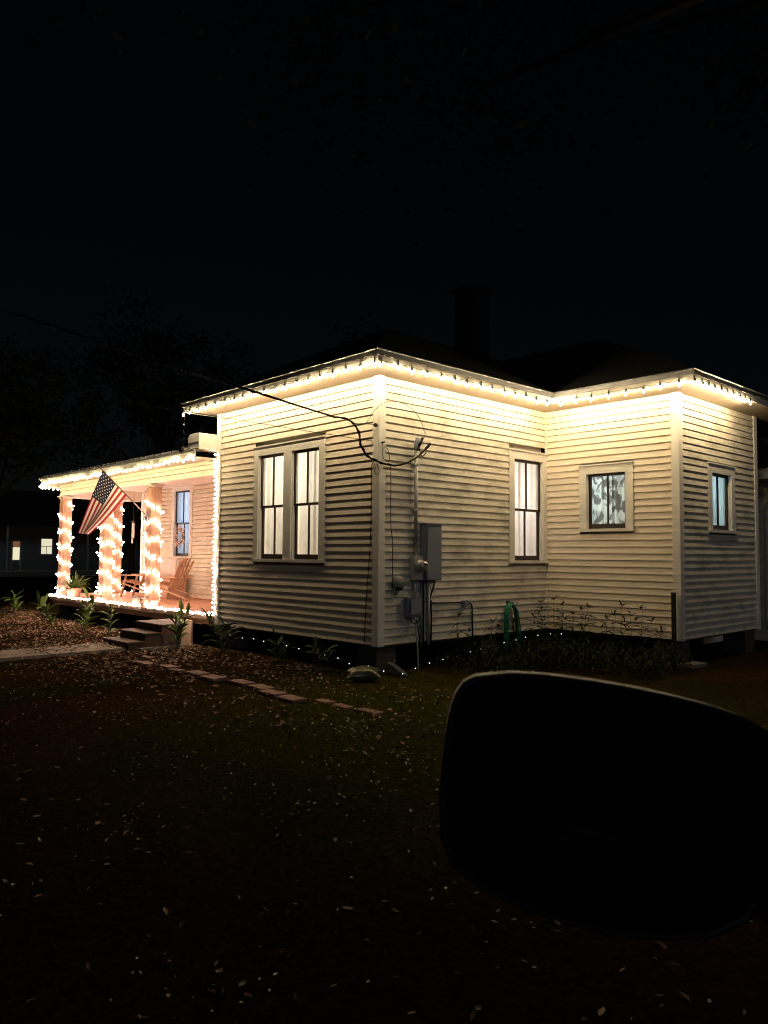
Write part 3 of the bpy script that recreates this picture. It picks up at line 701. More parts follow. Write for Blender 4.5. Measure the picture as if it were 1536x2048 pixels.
cable('narrow pipe down the wall just left of the panel', 'conduit', 'conduit', [(.045, .86, .934), (.045, .855, .4), (.045, .86, -.05)], .014, 'metal', GC)
cable('thin dark pipe second from the left under the panel', 'conduit', 'conduit', [(.045, .915, .934), (.045, .91, -.07)], .010, 'black', GC)
cable('thick pale grey pipe under the middle of the panel', 'conduit', 'conduit', [(.06, 1.0, .934), (.06, 1.0, .4), (.06, 1.005, -.06)], .03, 'metal_light', GC)
cable('black cable bending from panel corner to the ground', 'cable', 'cable', smooth_path([(.06, 1.15, .934), (.05, 1.12, .8), (.05, 1.05, .65), (.05, 1.075, .55), (.05, 1.085, .3), (.055, 1.07, -.02)]), .013, 'black', GC)
cable('pale ground pipe dropping from the cable box into the yard', 'conduit', 'conduit', smooth_path([(.1, .66, .385), (.12, .67, .2), (.14, .675, .05), (.16, .69, -.43)]), .014, 'metal_light', GC)
cable('tangled black drop wire below the cable box', 'cable', 'cable', smooth_path([(.08, .55, .39), (.1, .60, .31), (.12, .67, .30), (.12, .74, .33), (.1, .77, .38)]), .008, 'black', GC)
cable('thin black wires from under the cable box to the crawl space', 'cable', 'cable', smooth_path([(.1, .70, .34), (.1, .74, .2), (.08, .80, .0), (.06, .84, -.08)]), .006, 'black', GC)
t = srv('outdoor outlet with a wire running along the wall from the panel', 'outlet_box', 'outlet', (.04, 1.88, .5))
c = MB(); c.box((.02, 1.83, .50), (.085, 1.94, .59)); c.build('box', M['metal'], t, bevel=.008)
c = MB(); c.tube(smooth_path([(.04, 1.09, .62), (.035, 1.13, .585), (.035, 1.3, .575), (.035, 1.83, .56)]), .008, 6); c.tube(smooth_path([(.035, 1.94, .555), (.035, 2.02, .54), (.035, 2.07, .49), (.035, 2.08, .3), (.035, 2.09, -.02)]), .012, 6); c.build('wire', M['black'], t)
# overhead service
t = thing('service_cable', 'thick black overhead power cable looping into the mast head', 'power cable', (.0, -.25, 3.0), 'overhead wires')
far = (-10.15, -7.46, 7.66)
c = MB()
def span(a, b, sag, n=24):
    a, b = Vector(a), Vector(b); return [a.lerp(b, i/n)-Vector((0, 0, sag*4*(i/n)*(1-i/n))) for i in range(n+1)]
sp = span(far, (-.55, -.42, 3.385), .10)
loop = smooth_path([(-.55, -.42, 3.385), (-.30, -.43, 3.325), (-.12, -.393, 3.235), (-.054, -.35, 3.076), (-.033, -.328, 2.915), (.0, -.295, 2.82), (.068, -.215, 2.719), (.12, -.10, 2.675), (.15, .04, 2.645), (.15, .20, 2.648), (.15, .36, 2.68), (.15, .54, 2.751), (.16, .70, 2.85), (.16, .81, 2.938), (.16, .90, 3.02)])
c.tube(sp+loop[1:], .0135, 8); c.build('wire', M['black'], t, smooth=True)
c = MB(); tw = [p+Vector((.016*math.cos(i*.9), .016*math.sin(i*.9), .014*math.sin(i*.9+1))) for i, p in enumerate(sp+loop[1:-3])]; c.tube(tw, .008, 6); c.build('messenger_wire', M['black'], t, smooth=True)
c = MB(); c.tube([(.16, .83, 2.955), (.17, .92, 3.04)], .022, 8); c.tube([(.14, .70, 3.0), (.15, .775, 3.12)], .020, 8); c.build('splice', M['black'], t, smooth=True)
c = MB(); c.tube(smooth_path([(.15, .78, 3.1), (.15, .83, 3.19), (.15, .80, 3.233), (.15, .762, 3.326), (.15, .678, 3.439), (.15, .558, 3.526), (.15, .44, 3.576), (.15, .291, 3.601), (.15, .115, 3.591), (.17, -.06, 3.545), (.132, -.153, 3.47), (.083, -.205, 3.387), (.045, -.245, 3.297), (.0, -.28, 3.235), (-.1, -.3, 3.23), (-.2, -.33, 3.26)]), .0045, 6); c.build('bare_loop', M['bare_wire'], t, smooth=True)
c = MB(); c.tube(smooth_path([(.11, .73, 2.98), (.13, .76, 2.86), (.15, .78, 2.84), (.16, .84, 2.9)]), .008, 6); c.tube(smooth_path([(.10, .72, 2.95), (.12, .66, 2.88), (.10, .62, 2.82)]), .005, 6); c.build('tail_wire', M['black'], t)
c = MB(); c.tube([(-.2, -.33, 3.26), (.0, -.10, 3.24), (.01, -.045, 3.235)], .005, 6); c.lathe((.0, -.075, 3.235), [(.018, -.025), (.03, -.015), (.022, 0), (.03, .015), (.018, .03)], 10, axis=(.4, -1, 0)); c.build('insulator', M['post_dark'], t)
t = thing('telephone_wire', 'thin dark overhead wire ending at the corner board hook', 'wire', (.04, .02, 2.96), 'overhead wires')
c = MB(); c.tube(span((-13.97, -4.57, 6.23), (.045, .02, 2.98), .08), .0052, 6); c.build('wire', M['black'], t)
c = MB(); c.tube([(.03, .02, 2.98), (.09, .03, 2.985)], .012, 6); c.tube(smooth_path([(.05, .03, 2.97), (.05, .04, 2.75), (.055, .16, 2.72), (.055, .13, 2.88), (.05, .06, 2.92)]), .005, 6); c.build('hook', M['black'], t)
cable('thin black wire down the right wall to the telephone box', 'cable', 'cable', smooth_path([(.05, .05, 2.66), (.06, .16, 2.655), (.045, .20, 2.55), (.045, .205, 1.8), (.05, .235, 1.55), (.05, .245, 1.0), (.06, .24, .82), (.07, .29, .74), (.075, .34, .77), (.07, .33, .82)]), .006, 'black', 'thin wires down the walls')
cable('thin black wire down the left wall beside the corner board', 'cable', 'cable', smooth_path([(-.02, -.05, 2.72), (-.10, -.05, 2.66), (-.125, -.035, 2.5), (-.14, -.03, 1.6), (-.20, -.03, .9), (-.24, -.03, .4), (-.26, -.03, .02)]), .006, 'black', 'thin wires down the walls')
cable('little loop of wire hanging at the corner board', 'wire_loop', 'wire', smooth_path([(.0, -.05, 2.66), (.05, -.06, 2.6), (.06, -.05, 2.54), (.02, -.06, 2.5), (-.03, -.06, 2.55), (-.02, -.05, 2.62)]), .005, 'black')
# hose, bib, stake
t = thing('garden_hose', 'green garden hose coiled over a hook on the wall', 'hose', (.1, 3.12, -.1))
c = MB()
for k in range(9):
    o = k*.022; yy = 3.02-.009*k+rnd(-.015, .015); wd = .125+rnd(-.02, .02); dx = .05+.016*k; top = .50+rnd(-.03, .02); bot = -.28+rnd(-.05, .05)
    c.tube(smooth_path([(dx, yy-wd*.9, bot), (dx, yy-wd, .1), (dx, yy-wd*.7, top-.1), (dx, yy+.02, top), (dx, yy+wd*1.2, top-.12), (dx, yy+wd*1.7, .08), (dx, yy+wd*1.75, bot)]), .0115, 7)
c.build('coil', M['hose'], t, smooth=True)
c = MB(); c.box((.0, 3.0, .44), (.03, 3.09, .54)); c.tube([(.02, 3.05, .48), (.2, 3.05, .475), (.22, 3.05, .52)], .008, 6); c.build('hook', M['post_dark'], t)
c = MB(); c.box((W2-.075, D1-.16, GZ-.1), (W2-.02, D1-.10, .74)); c.box((W2-.08, D1-.165, .74), (W2-.015, D1-.095, .755)); tag(c.build('stake', M['post_dark']), 'dark square stake standing in front of the right corner board', 'stake')

# ------------------------------------------------------------------ porch furniture
def chair(label, loc, rz):
    t = thing('porch_chair', label, 'chair', loc, 'wooden slatted porch chairs'); m4 = Matrix.Translation(loc) @ Matrix.Rotation(rz, 4, 'Z')
    def B(name, bars):
        c = MB()
        for a, b, w_, h_ in bars: c.beam(m4 @ Vector(a), m4 @ Vector(b), w_, h_, up=(m4.to_3x3() @ Vector((.3, 0, 1))))
        return c.build(name, M['wood_grey'], t, bevel=.004)
    # +x is the front
    for k, s in enumerate((-.22, -.11, 0, .11, .22)):
        hgt = .95-.10*abs(s/.22)**2
        B('back_slat', [((-.10, s*.95, .30), (-.42, s*1.15, hgt+.12), .092, .02)])
    B('seat', [((-.12+.085*k, -.26, .33+.016*k), (-.12+.085*k, .26, .33+.016*k), .075, .02) for k in range(7)])
    for s in (-1, 1):
        B('front_leg', [((.40, s*.30, .0), (.27, s*.29, .55), .09, .025)])
        B('rear_leg', [((.38, s*.255, .36), (-.62, s*.255, .04), .10, .025)])
        B('armrest', [((-.36, s*.33, .57), (.46, s*.34, .58), .13, .022)])
    B('back_rail', [((-.30, -.33, .56), (-.30, .33, .56), .06, .03), ((-.37, -.27, .86), (-.37, .27, .86), .05, .03)])
    return t
chair('slatted wooden porch chair in full view under the wing window', (-9.55, 1.75, .15), R(205))
chair('slatted wooden porch chair half hidden behind the wrapped column', (-11.35, 1.75, .15), R(215))
# pale pillow leaning on the arm of the far chair
t = MB(); vs = []; NP = 12
def pillow(mb, cen, ax, ay, an, w_, h_, th, pinch=.18, NP=14):
    cen, ax, ay, an = map(Vector, (cen, ax, ay, an)); base = len(mb.v)
    for sgn in (1, -1):
        for j in range(NP+1):
            for i in range(NP+1):
                u, v = 2*i/NP-1, 2*j/NP-1
                b_ = max(0, (1-abs(u)**2.5)*(1-abs(v)**2.5))**.55
                uu = u*(1-pinch*(1-abs(v)**2)*.5*abs(u)); vv = v*(1-pinch*(1-abs(u)**2)*.5*abs(v))
                wr = .012*math.sin(7*u+3*v)*b_
                mb.v.append(tuple(cen+ax*uu*w_/2+ay*vv*h_/2+an*sgn*(b_*th/2+wr*.5)))
        o = base if sgn == 1 else base+(NP+1)**2
        for j in range(NP):
            for i in range(NP): mb.f.append([o+j*(NP+1)+i, o+j*(NP+1)+i+1, o+(j+1)*(NP+1)+i+1, o+(j+1)*(NP+1)+i]); mb.mi.append(mb.cur)
c = MB(); pillow(c, (-10.55, 2.05, .98), Vector((.93, .35, 0)), Vector((-.1, .2, .97)), Vector((.37, -.92, .1)), .78, .52, .16)
tag(c.build('pillow', M['pink_cloth'], smooth=True), 'pale pink throw pillow propped between the porch chairs', 'pillow')
c = MB(); c.box((-10.85, 1.95, .15), (-10.15, 2.45, .68)); c.box((-10.92, 1.88, .68), (-10.08, 2.52, .715)); tt = c.build('side_table', M['wood_grey'], bevel=.006); tag(tt, 'low wooden porch table under the pale pillow', 'table')
# wreath
t = thing('wreath', 'fluffy dried flower wreath hanging before the blue lit window', 'wreath', (-10.62, 2.47, 1.4))
c = MB(); rg = random.Random(5)
for k in range(520):
    a = rg.uniform(0, 6.283); rr_ = .19+rg.gauss(0, .05); px_ = Vector((-10.62+math.cos(a)*rr_, 2.47+rg.gauss(0, .025), 1.78+math.sin(a)*rr_*1.15)); d1 = Vector((rg.gauss(0, 1), rg.gauss(0, 1), rg.gauss(0, 1))).normalized(); d2 = d1.orthogonal().normalized(); s_ = rg.uniform(.018, .035)
    c.face([px_-d1*s_*.4, px_+d2*s_*.5, px_+d1*s_, px_-d2*s_*.5])
c.build('petals', M['petal'], t)
c = MB(); c.tube([(-10.62+math.cos(a/12*6.2832)*.19, 2.48, 1.78+math.sin(a/12*6.2832)*.215) for a in range(13)], .02, 6); c.tube([(-10.62, 2.5, 1.98), (-10.62, 2.53, 2.2)], .005, 5); c.build('ring', M['stick'], t)
# wind chime by the side beam
t = thing('wind_chime', 'white tube wind chime with black top hanging at the porch side', 'wind chime', (-12.85, 2.2, 1.6))
c = MB(); c.lathe((-12.85, 2.2, 2.2), [(.06, 0), (.06, .02), (.015, .05)], 12); c.tube([(-12.85, 2.2, 2.24), (-12.85, 2.2, 3.13)], .004, 5); c.build('cap', M['post_dark'], t)
c = MB(); c.tube([(-12.83, 2.17, 2.19), (-12.83, 2.17, 1.6)], .022, 8); c.tube([(-12.88, 2.23, 2.19), (-12.88, 2.23, 1.75)], .022, 8); c.build('chime_tube', M['trim'], t)
# pots
def pot(name, label, loc, r0, r1, h, mat, square=False):
    t = thing(name, label, 'planter', loc, 'plant pots on the porch'); c = MB(); x, y, z = loc
    prof = [(r0, 0), (r1*.97, h*.82), (r1*1.08, h*.83), (r1*1.08, h), (r1*.95, h), (r1*.9, h*.9), (.01, h*.88)]
    c.lathe(loc, prof, 4 if square else 18); c.build('pot', M[mat], t, smooth=not square); return t
tb = pot('tub_planter', 'large terracotta coloured tub with dry stems beside the front wing', (-7.0, 1.9, .15), .20, .30, .46, 'terracotta')
c = MB(); rg = random.Random(9)
for k in range(7):
    x, y = -7.0+rg.uniform(-.15, .15), 1.9+rg.uniform(-.1, .1); c.tube([(x, y, .5), (x+rg.uniform(-.05, .05), y, .8), (x+rg.uniform(-.1, .1), y+.02, .75+rg.uniform(.1, .35))], .007, 5)
c.build('dry_stems', M['stick'], tb)
c = MB(); c.lathe((-7.0, 1.9, .555), [(.27, 0), (.2, .02), (.01, .03)], 12); c.build('soil', M['step'], tb)
bp = pot('box_planter', 'dark square planter at the foot of the wrapped column', (-7.95, -.0+.12, .15), .17, .19, .20, 'grey_pot', True)
c = MB(); c.box((-8.1, -.0, .32), (-7.8, .24, .34)); c.build('soil', M['step'], bp)
sp_ = pot('flower_pot', 'small rust coloured pot between planter and column', (-7.36, -.08+.02, .15), .07, .10, .19, 'terracotta')
c = MB(); c.lathe((-7.36, -.06, .31), [(.09, 0), (.05, .02), (.01, .025)], 10); c.build('soil', M['step'], sp_)
sp2 = pot('flower_pot', 'small pale pot at the right foot of the wrapped column', (-7.06, .02, .15), .065, .095, .17, 'pale_pot')
c = MB(); c.lathe((-7.06, .02, .29), [(.085, 0), (.05, .02), (.01, .025)], 10); c.build('soil', M['step'], sp2)
def blade(mb, p, d, L, w_, droop, n=5, twist=0.):
    """one arching lance leaf from p in direction d"""
    p = Vector(p); d = Vector(d).normalized(); side = d.cross(Vector((0, 0, 1)))
    side = side.normalized() if side.length > 1e-3 else Vector((1, 0, 0))
    if twist: side = (Matrix.Rotation(twist, 3, d) @ side)
    ring = []
    for i in range(n+1):
        t_ = i/n; q = p+d*L*t_+Vector((0, 0, -droop*L*t_*t_)); ww = w_*(math.sin(math.pi*min(.999, t_*.93+.05))**.75)*.5
        ring.append((q-side*ww, q, q+side*ww))
        ring[-1] = (q-side*ww+Vector((0, 0, ww*.5)), q, q+side*ww+Vector((0, 0, ww*.5)))
    for i in range(n):
        a, b = ring[i], ring[i+1]; mb.face([a[0], a[1], b[1], b[0]]); mb.face([a[1], a[2], b[2], b[1]])
t = pot('potted_plant', 'spiky leaved potted plant at the far front column', (-11.75, .12, .15), .13, .19, .26, 'terracotta')
c = MB(); rg = random.Random(12)
for k in range(95):
    a = rg.uniform(0, 6.283); el = rg.uniform(.45, 1.45); d = (math.cos(a)*math.cos(el), math.sin(a)*math.cos(el), math.sin(el)); blade(c, (-11.75+math.cos(a)*.04, .12+math.sin(a)*.04, .38), d, rg.uniform(.35, .72), .026, rg.uniform(.2, .75))
c.build('leaves', M['leaf'], t)
c = MB(); c.lathe((-11.75, .12, .375), [(.17, 0), (.1, .02), (.01, .03)], 12); c.build('soil', M['step'], t)

# ------------------------------------------------------------------ flag
t = thing('flag', 'american flag hanging from a slanted pole on the porch column', 'flag', (-7.49, .02, 2.1))
P0 = Vector((-7.47, .03, 2.1)); PT = Vector((-7.32, -1.12, 3.085)); dirp = (PT-P0)
c = MB(); c.tube([P0, PT], .014, 10); pl = c.build('pole', M['pole'], t, smooth=True)
c = MB(); c.ball(tuple(PT), .028, 10, 6); c.build('finial', M['pole'], pl, smooth=True)
c = MB(); c.box((-7.52, -.02, 2.02), (-7.42, .03, 2.16)); c.tube([P0, P0+dirp*.08], .022, 10); c.build('bracket', M['metal'], t)
FA, FB = P0+dirp*.955, P0+dirp*.46
ET, EB = Vector((-7.62, -1.42, 1.73)), Vector((-7.40, -1.30, 1.70))
fn = Vector((.78, -.62, .12))
def flag_pt(u, v):                      # u along the fly, v down the hoist
    h = FA.lerp(FB, v); e = ET.lerp(EB, v); p = h.lerp(e, u)
    amp = .10*u*(1-.35*u)
    p += fn*(amp*math.sin(v*2*math.pi*1.45+.6+u*.9)+.03*math.sin(5*u+2*v)*u)
    p += Vector((-.05*math.sin(math.pi*u)*(1-v)+.03*math.sin(math.pi*u)*v, 0, -.03*math.sin(math.pi*u)))
    return p
NU, NV = 40, 39; c = MB(); vs = [flag_pt(i/NU, j/NV) for j in range(NV+1) for i in range(NU+1)]
c.v = [tuple(v) for v in vs]
for j in range(NV):
    for i in range(NU):
        row = j*13//NV; ca = (i+.5)/NU < .40 and row < 7
        c.f.append([j*(NU+1)+i, j*(NU+1)+i+1, (j+1)*(NU+1)+i+1, (j+1)*(NU+1)+i]); c.mi.append(2 if ca else (0 if row % 2 == 0 else 1))
c.build('flag_cloth', [M['red'], M['white'], M['blue']], t, smooth=True)
c = MB(); H_ = .75; asp = 1.38/.75
for r_ in range(9):
    nst = 6 if r_ % 2 == 0 else 5
    for k in range(nst):
        v0 = (7/13)*(r_+1)/10; u0 = .40*((k+.5)/6 if nst == 6 else (k+1)/6)
        for sgn in (1, -1):
            ring = []
            for q in range(10):
                rad = .021 if q % 2 == 0 else .0095; a = R(-90+36*q); u_, v_ = u0+rad*math.cos(a)/asp, v0+rad*math.sin(a)
                du = (flag_pt(u_+.01, v_)-flag_pt(u_-.01, v_)); dv = (flag_pt(u_, v_+.01)-flag_pt(u_, max(0, v_-.01))); nn_ = du.cross(dv).normalized()
                ring.append(flag_pt(u_, v_)+nn_*.004*sgn)
            cen = flag_pt(u0, v0)+(ring[0]-flag_pt(u0+.0165*math.cos(R(-90))/asp, v0-.0165))
            for q in range(10): c.face([cen, ring[q], ring[(q+1) % 10]])
c.build('star_field', M['white'], t)

# ------------------------------------------------------------------ plants
def ginger(label, x, y, h, n, lean, seed, mat='leaf', lw=.10, ll=.42):
    rg = random.Random(seed); z0 = gz(x, y); t = thing('leafy_plant', label, 'plant', (x, y, z0), 'broad leaved plants along the house base')
    st = MB(); lf = MB()
    for k in range(n):
        a = rg.uniform(0, 6.283); ln = Vector((lean[0]+rg.uniform(-.22, .22), lean[1]+rg.uniform(-.22, .22), 1)); bx = Vector((x+rg.uniform(-.09, .09), y+rg.uniform(-.09, .09), z0-.03)); hh_ = h*rg.uniform(.7, 1.02)
        pts_ = [bx+Vector((ln.x*hh_*u*u, ln.y*hh_*u*u, hh_*u*.86)) for u in (0, .25, .5, .75, 1)]
        st.tube(pts_, [.011, .010, .009, .007, .004], 6)
        nl = rg.randint(7, 10)
        for i in range(nl):
            u = .22+.78*i/(nl-1); q = Vector(pts_[0])+Vector((ln.x*hh_*u*u, ln.y*hh_*u*u, hh_*u*.86)); az = a+(math.pi if i % 2 else 0)+rg.uniform(-.4, .4); el = rg.uniform(.45, .95) if i < nl-1 else 1.2
            blade(lf, q, (math.cos(az)*math.cos(el)+ln.x*.4, math.sin(az)*math.cos(el)+ln.y*.4, math.sin(el)), ll*rg.uniform(.7, 1.1), lw*rg.uniform(.75, 1.15), rg.uniform(.1, .5), twist=rg.uniform(-.5, .5))
    st.build('stem', M['leaf_dim_stem'], t); lf.build('leaves', M[mat], t)
    return t
ginger('broad leaved plant standing alone at the far left of the porch', -15.1, -.25, .62, 2, (-.2, 0), 21)
ginger('tall broad leaved plant leaning left at the porch corner', -9.9, -1.05, .80, 3, (-.42, -.1), 22, lw=.095, ll=.44)
ginger('bushy broad leaved plant midway along the porch front', -8.5, -.85, .86, 3, (-.25, .05), 23, lw=.10)
ginger('sparse broad leaved plant just left of the steps', -7.45, -.78, .82, 2, (-.15, .1), 24, lw=.06, ll=.30)
ginger('broad leaved plant in front of the step pier', -4.55, -.80, .78, 4, (-.1, .05), 25, lw=.07)
ginger('dimly lit broad leaved plant right of the steps under the porch end', -3.62, -.32, .60, 3, (-.3, -.1), 26, 'leaf_dim_stem', lw=.08)
ginger('upright pointed plant under the left edge of the double window', -2.05, -.28, .44, 3, (-.15, 0), 27, 'leaf_dim_stem', lw=.06, ll=.28)
ginger('dim broad leaved plant under the right edge of the double window', -.84, -.3, .52, 3, (-.1, 0), 28, 'leaf_dim_stem', lw=.07, ll=.3)
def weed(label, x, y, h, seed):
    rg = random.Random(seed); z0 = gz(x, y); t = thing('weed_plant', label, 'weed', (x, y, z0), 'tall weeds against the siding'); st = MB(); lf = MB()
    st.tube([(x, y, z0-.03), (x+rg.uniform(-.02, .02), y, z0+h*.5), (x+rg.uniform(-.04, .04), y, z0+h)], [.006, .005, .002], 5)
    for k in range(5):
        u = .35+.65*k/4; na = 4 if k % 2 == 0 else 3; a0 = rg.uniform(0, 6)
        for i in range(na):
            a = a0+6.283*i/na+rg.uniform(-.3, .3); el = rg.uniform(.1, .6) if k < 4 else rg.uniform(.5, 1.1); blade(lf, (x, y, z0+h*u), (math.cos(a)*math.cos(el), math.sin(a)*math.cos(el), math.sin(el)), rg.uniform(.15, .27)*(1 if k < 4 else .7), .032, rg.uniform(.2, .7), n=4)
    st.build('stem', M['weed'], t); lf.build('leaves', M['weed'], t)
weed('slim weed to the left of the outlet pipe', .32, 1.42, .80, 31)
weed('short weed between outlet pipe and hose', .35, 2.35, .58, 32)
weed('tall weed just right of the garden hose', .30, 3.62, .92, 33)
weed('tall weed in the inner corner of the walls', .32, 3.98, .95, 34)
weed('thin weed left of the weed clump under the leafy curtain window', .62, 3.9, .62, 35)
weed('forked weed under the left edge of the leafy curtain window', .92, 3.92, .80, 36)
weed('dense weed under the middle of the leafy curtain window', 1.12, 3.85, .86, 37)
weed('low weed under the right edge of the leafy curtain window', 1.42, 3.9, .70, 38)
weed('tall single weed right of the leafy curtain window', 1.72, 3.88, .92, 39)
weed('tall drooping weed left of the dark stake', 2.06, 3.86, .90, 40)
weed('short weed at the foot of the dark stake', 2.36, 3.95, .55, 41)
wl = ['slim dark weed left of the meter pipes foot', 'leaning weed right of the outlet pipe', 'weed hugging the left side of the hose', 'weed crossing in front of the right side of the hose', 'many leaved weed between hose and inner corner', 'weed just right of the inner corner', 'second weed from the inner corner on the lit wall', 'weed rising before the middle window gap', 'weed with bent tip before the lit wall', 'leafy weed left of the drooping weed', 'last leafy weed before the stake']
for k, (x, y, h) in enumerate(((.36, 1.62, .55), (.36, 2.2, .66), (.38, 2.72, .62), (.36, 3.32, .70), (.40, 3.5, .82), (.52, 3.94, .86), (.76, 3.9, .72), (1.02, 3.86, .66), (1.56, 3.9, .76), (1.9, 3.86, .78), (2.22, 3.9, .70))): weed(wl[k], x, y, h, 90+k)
# low growth filling the bed: uncountable
c = MB(); rg = random.Random(50)
for k in range(900):
    u = rg.random()
    if rg.random() < .62: x, y = rg.uniform(.25, 2.9), rg.uniform(2.2, 3.95)
    else: x, y = rg.uniform(.2, 1.6), rg.uniform(.9, 3.2)
    z0 = gz(x, y); h = rg.uniform(.12, .42)
    for i in range(rg.randint(3, 6)):
        a = rg.uniform(0, 6.283); el = rg.uniform(.2, 1.2); blade(c, (x, y, z0+h*rg.uniform(.1, 1)), (math.cos(a)*math.cos(el), math.sin(a)*math.cos(el), math.sin(el)), rg.uniform(.1, .24), .024, rg.uniform(.3, .9), n=3)
tag(c.build('undergrowth', M['weed'], origin=(1.2, 3, GZ)), 'dark weedy ground cover along the right side of the house', 'weeds', kind='stuff')

# ------------------------------------------------------------------ yard: pavers, sack, debris, leaves, grass
pv = [(-3.78, -1.72, .30, .12, 0), (-3.21, -2.02, .38, .20, .05), (-2.64, -1.92, .36, .20, -.06), (-2.20, -2.03, .30, .13, .12), (-1.72, -1.95, .37, .22, -.03), (-1.20, -2.0, .38, .24, .04), (-.63, -1.9, .38, .22, .0), (-.17, -1.9, .37, .22, -.05), (.22, -2.0, .38, .21, .03), (.66, -2.03, .38, .23, -.03), (1.02, -1.80, .28, .15, .06), (1.40, -1.84, .28, .14, -.04), (1.85, -1.82, .34, .15, .08)]
wh = ['narrow upended paver edge beside the walkway', 'reddish paver second from the walkway', 'reddish paver third from the walkway', 'narrow half covered paver fourth from the walkway', 'paver fifth from the walkway', 'large clean paver sixth from the walkway', 'paver seventh from the walkway', 'paver eighth from the walkway in the leaf litter', 'paver ninth from the walkway', 'tilted paver tenth from the walkway near the grass', 'sunken paver eleventh from the walkway', 'faint mossy paver third from the house-corner end', 'nearly buried paver nearest the olive pillow']
wh[11] = 'faint mossy paver next to last towards the olive pillow'
for (x, y, w_, d_, rz), lab in zip(pv, wh):
    c = MB(); m4 = Matrix.Translation((x, y, gz(x, y)+(.008 if x < .9 else -.012))) @ Matrix.Rotation(rz, 4, 'Z') @ Matrix.Rotation(rnd(-.03, .03), 4, 'X') @ Matrix.Rotation(rnd(-.02, .02), 4, 'Y')
    P = [m4 @ Vector(v) for v in ((-w_/2, -d_/2, -.03), (w_/2, -d_/2, -.03), (w_/2, d_/2, -.03), (-w_/2, d_/2, -.03), (-w_/2, -d_/2, .02), (w_/2, -d_/2, .02), (w_/2, d_/2, .02), (-w_/2, d_/2, .02))]
    c.hexa(P); tag(c.build('paver', M['paver'], bevel=.008), lab, 'paver', 'stepping pavers across the yard')
c = MB(); pillow(c, (.26, -.50, GZ+.10), Vector((.62, .76, .02)), Vector((-.75, .64, .14)), Vector((-.08, -.12, .98)), .50, .36, .19, pinch=.55)
tag(c.build('throw_pillow', M['satin'], smooth=True), 'shiny olive satin pillow lying on the ground by the house corner', 'pillow')
c = MB()
c.tube([(.10, .12, GZ+.16), (.20, .14, GZ+.12), (.30, .18, GZ+.05), (.38, .22, GZ+.0)], [.035, .045, .05, .03], 7); c.tube([(.16, .16, GZ+.14), (.15, .20, GZ+.26), (.17, .2, GZ+.30)], [.02, .016, .008], 6)
tag(c.build('weathered_branch', M['pale_stone']), 'pale weathered branch stub leaning at the corner pier', 'branch')
def litter(count, mat, seed, label, xr, size, dens):
    rg = random.Random(seed); c = MB(); k = 0
    while k < count:
        x, y = rg.uniform(*xr), rg.uniform(-7.5, .4)
        if y > -.2 and x > -5: continue
        if -6.05 < x < -4.95 and y > -1.5: continue
        if rg.random() > dens(x, y): continue
        if any(abs(x-q_[0]) < q_[2]/2 and abs(y-q_[1]) < q_[3]/2 for q_ in pv) and rg.random() < .85: continue
        k += 1; L = rg.uniform(*size)*(1 if y > -3.2 else .8); w_ = L*rg.uniform(.3, .55); a = rg.uniform(0, 6.283); d = Vector((math.cos(a), math.sin(a), rg.uniform(-.25, .45))); s_ = Vector((-math.sin(a), math.cos(a), rg.uniform(-.5, .5)))
        on = .05 if (-6.03 < x < -4.97 and y < -1.5) else .0
        q = Vector((x, y, gz(x, y)+rg.uniform(.004, .03)+on)); up = Vector((0, 0, L*rg.uniform(.05, .3)))
        p = [q-d*L/2, q-d*L*.15+s_*w_*.5+up*.6, q-d*L*.15-s_*w_*.5+up*.6, q+d*L*.22+s_*w_*.4+up*.4, q+d*L*.22-s_*w_*.4+up*.4, q+d*L/2+up*.5, q-d*L*.1, q+d*L*.2]
        c.mesh(p, [(0, 6, 1), (0, 2, 6), (6, 7, 3, 1), (2, 4, 7, 6), (7, 5, 3), (4, 5, 7)])
    tag(c.build('fallen_leaves', mat, origin=(0, -3, GZ)), label, 'leaves', kind='stuff')
def dens_brown(x, y):
    return 1. if x < -3 and y > -3 else (.5 if x < -1 else .16)
def clump(x, y): return .5+.5*math.sin(x*2.1+1.3*math.sin(y*1.7))*math.cos(y*1.9+.8*math.sin(x*1.2))
litter(9500, M['litter'], 61, 'brown dead leaves strewn over the yard', (-17, 7.5), (.035, .085), lambda x, y: dens_brown(x, y)*(.25+.75*clump(x, y))*(1 if y > -3.2 else .35))
litter(4600, M['litter_pale'], 62, 'pale curled dead leaves scattered over the dark yard', (-12, 7.5), (.012, .046), lambda x, y: (.6 if x < 0 else .45)*(.05+.95*clump(x*1.6+3, y*1.5)**3)*(1 if y > -4.5 else .6))
c = MB(); rg = random.Random(70)
for k in range(26000):
    x, y = rg.uniform(-3, 6), rg.uniform(-5.5, .6)
    if x < 0 and y > -.1: continue
    if rg.random() > (.12+.88*max(0, 1-abs(x-2.4)/3.2))*(.3+.7*clump(x*.8+2, y))*(1 if y > -3.4 else .4): continue
    z0 = gz(x, y)-.01; h = rg.uniform(.025, .065); a = rg.uniform(0, 6.283); dx, dy = math.cos(a)*.004, math.sin(a)*.004; lx, ly = rg.uniform(-.03, .03), rg.uniform(-.03, .03)
    c.face([(x-dx, y-dy, z0), (x+dx, y+dy, z0), (x+lx, y+ly, z0+h)])
for k in range(5000):
    x, y = rg.uniform(-18, -7), rg.uniform(-1.2, 3.5)
    if x > -13.9 and y > -.3: continue
    z0 = gz(x, y)-.01; h = rg.uniform(.03, .09); a = rg.uniform(0, 6.283); dx, dy = math.cos(a)*.006, math.sin(a)*.006
    c.face([(x-dx, y-dy, z0), (x+dx, y+dy, z0), (x+rg.uniform(-.04, .04), y+rg.uniform(-.04, .04), z0+h)])
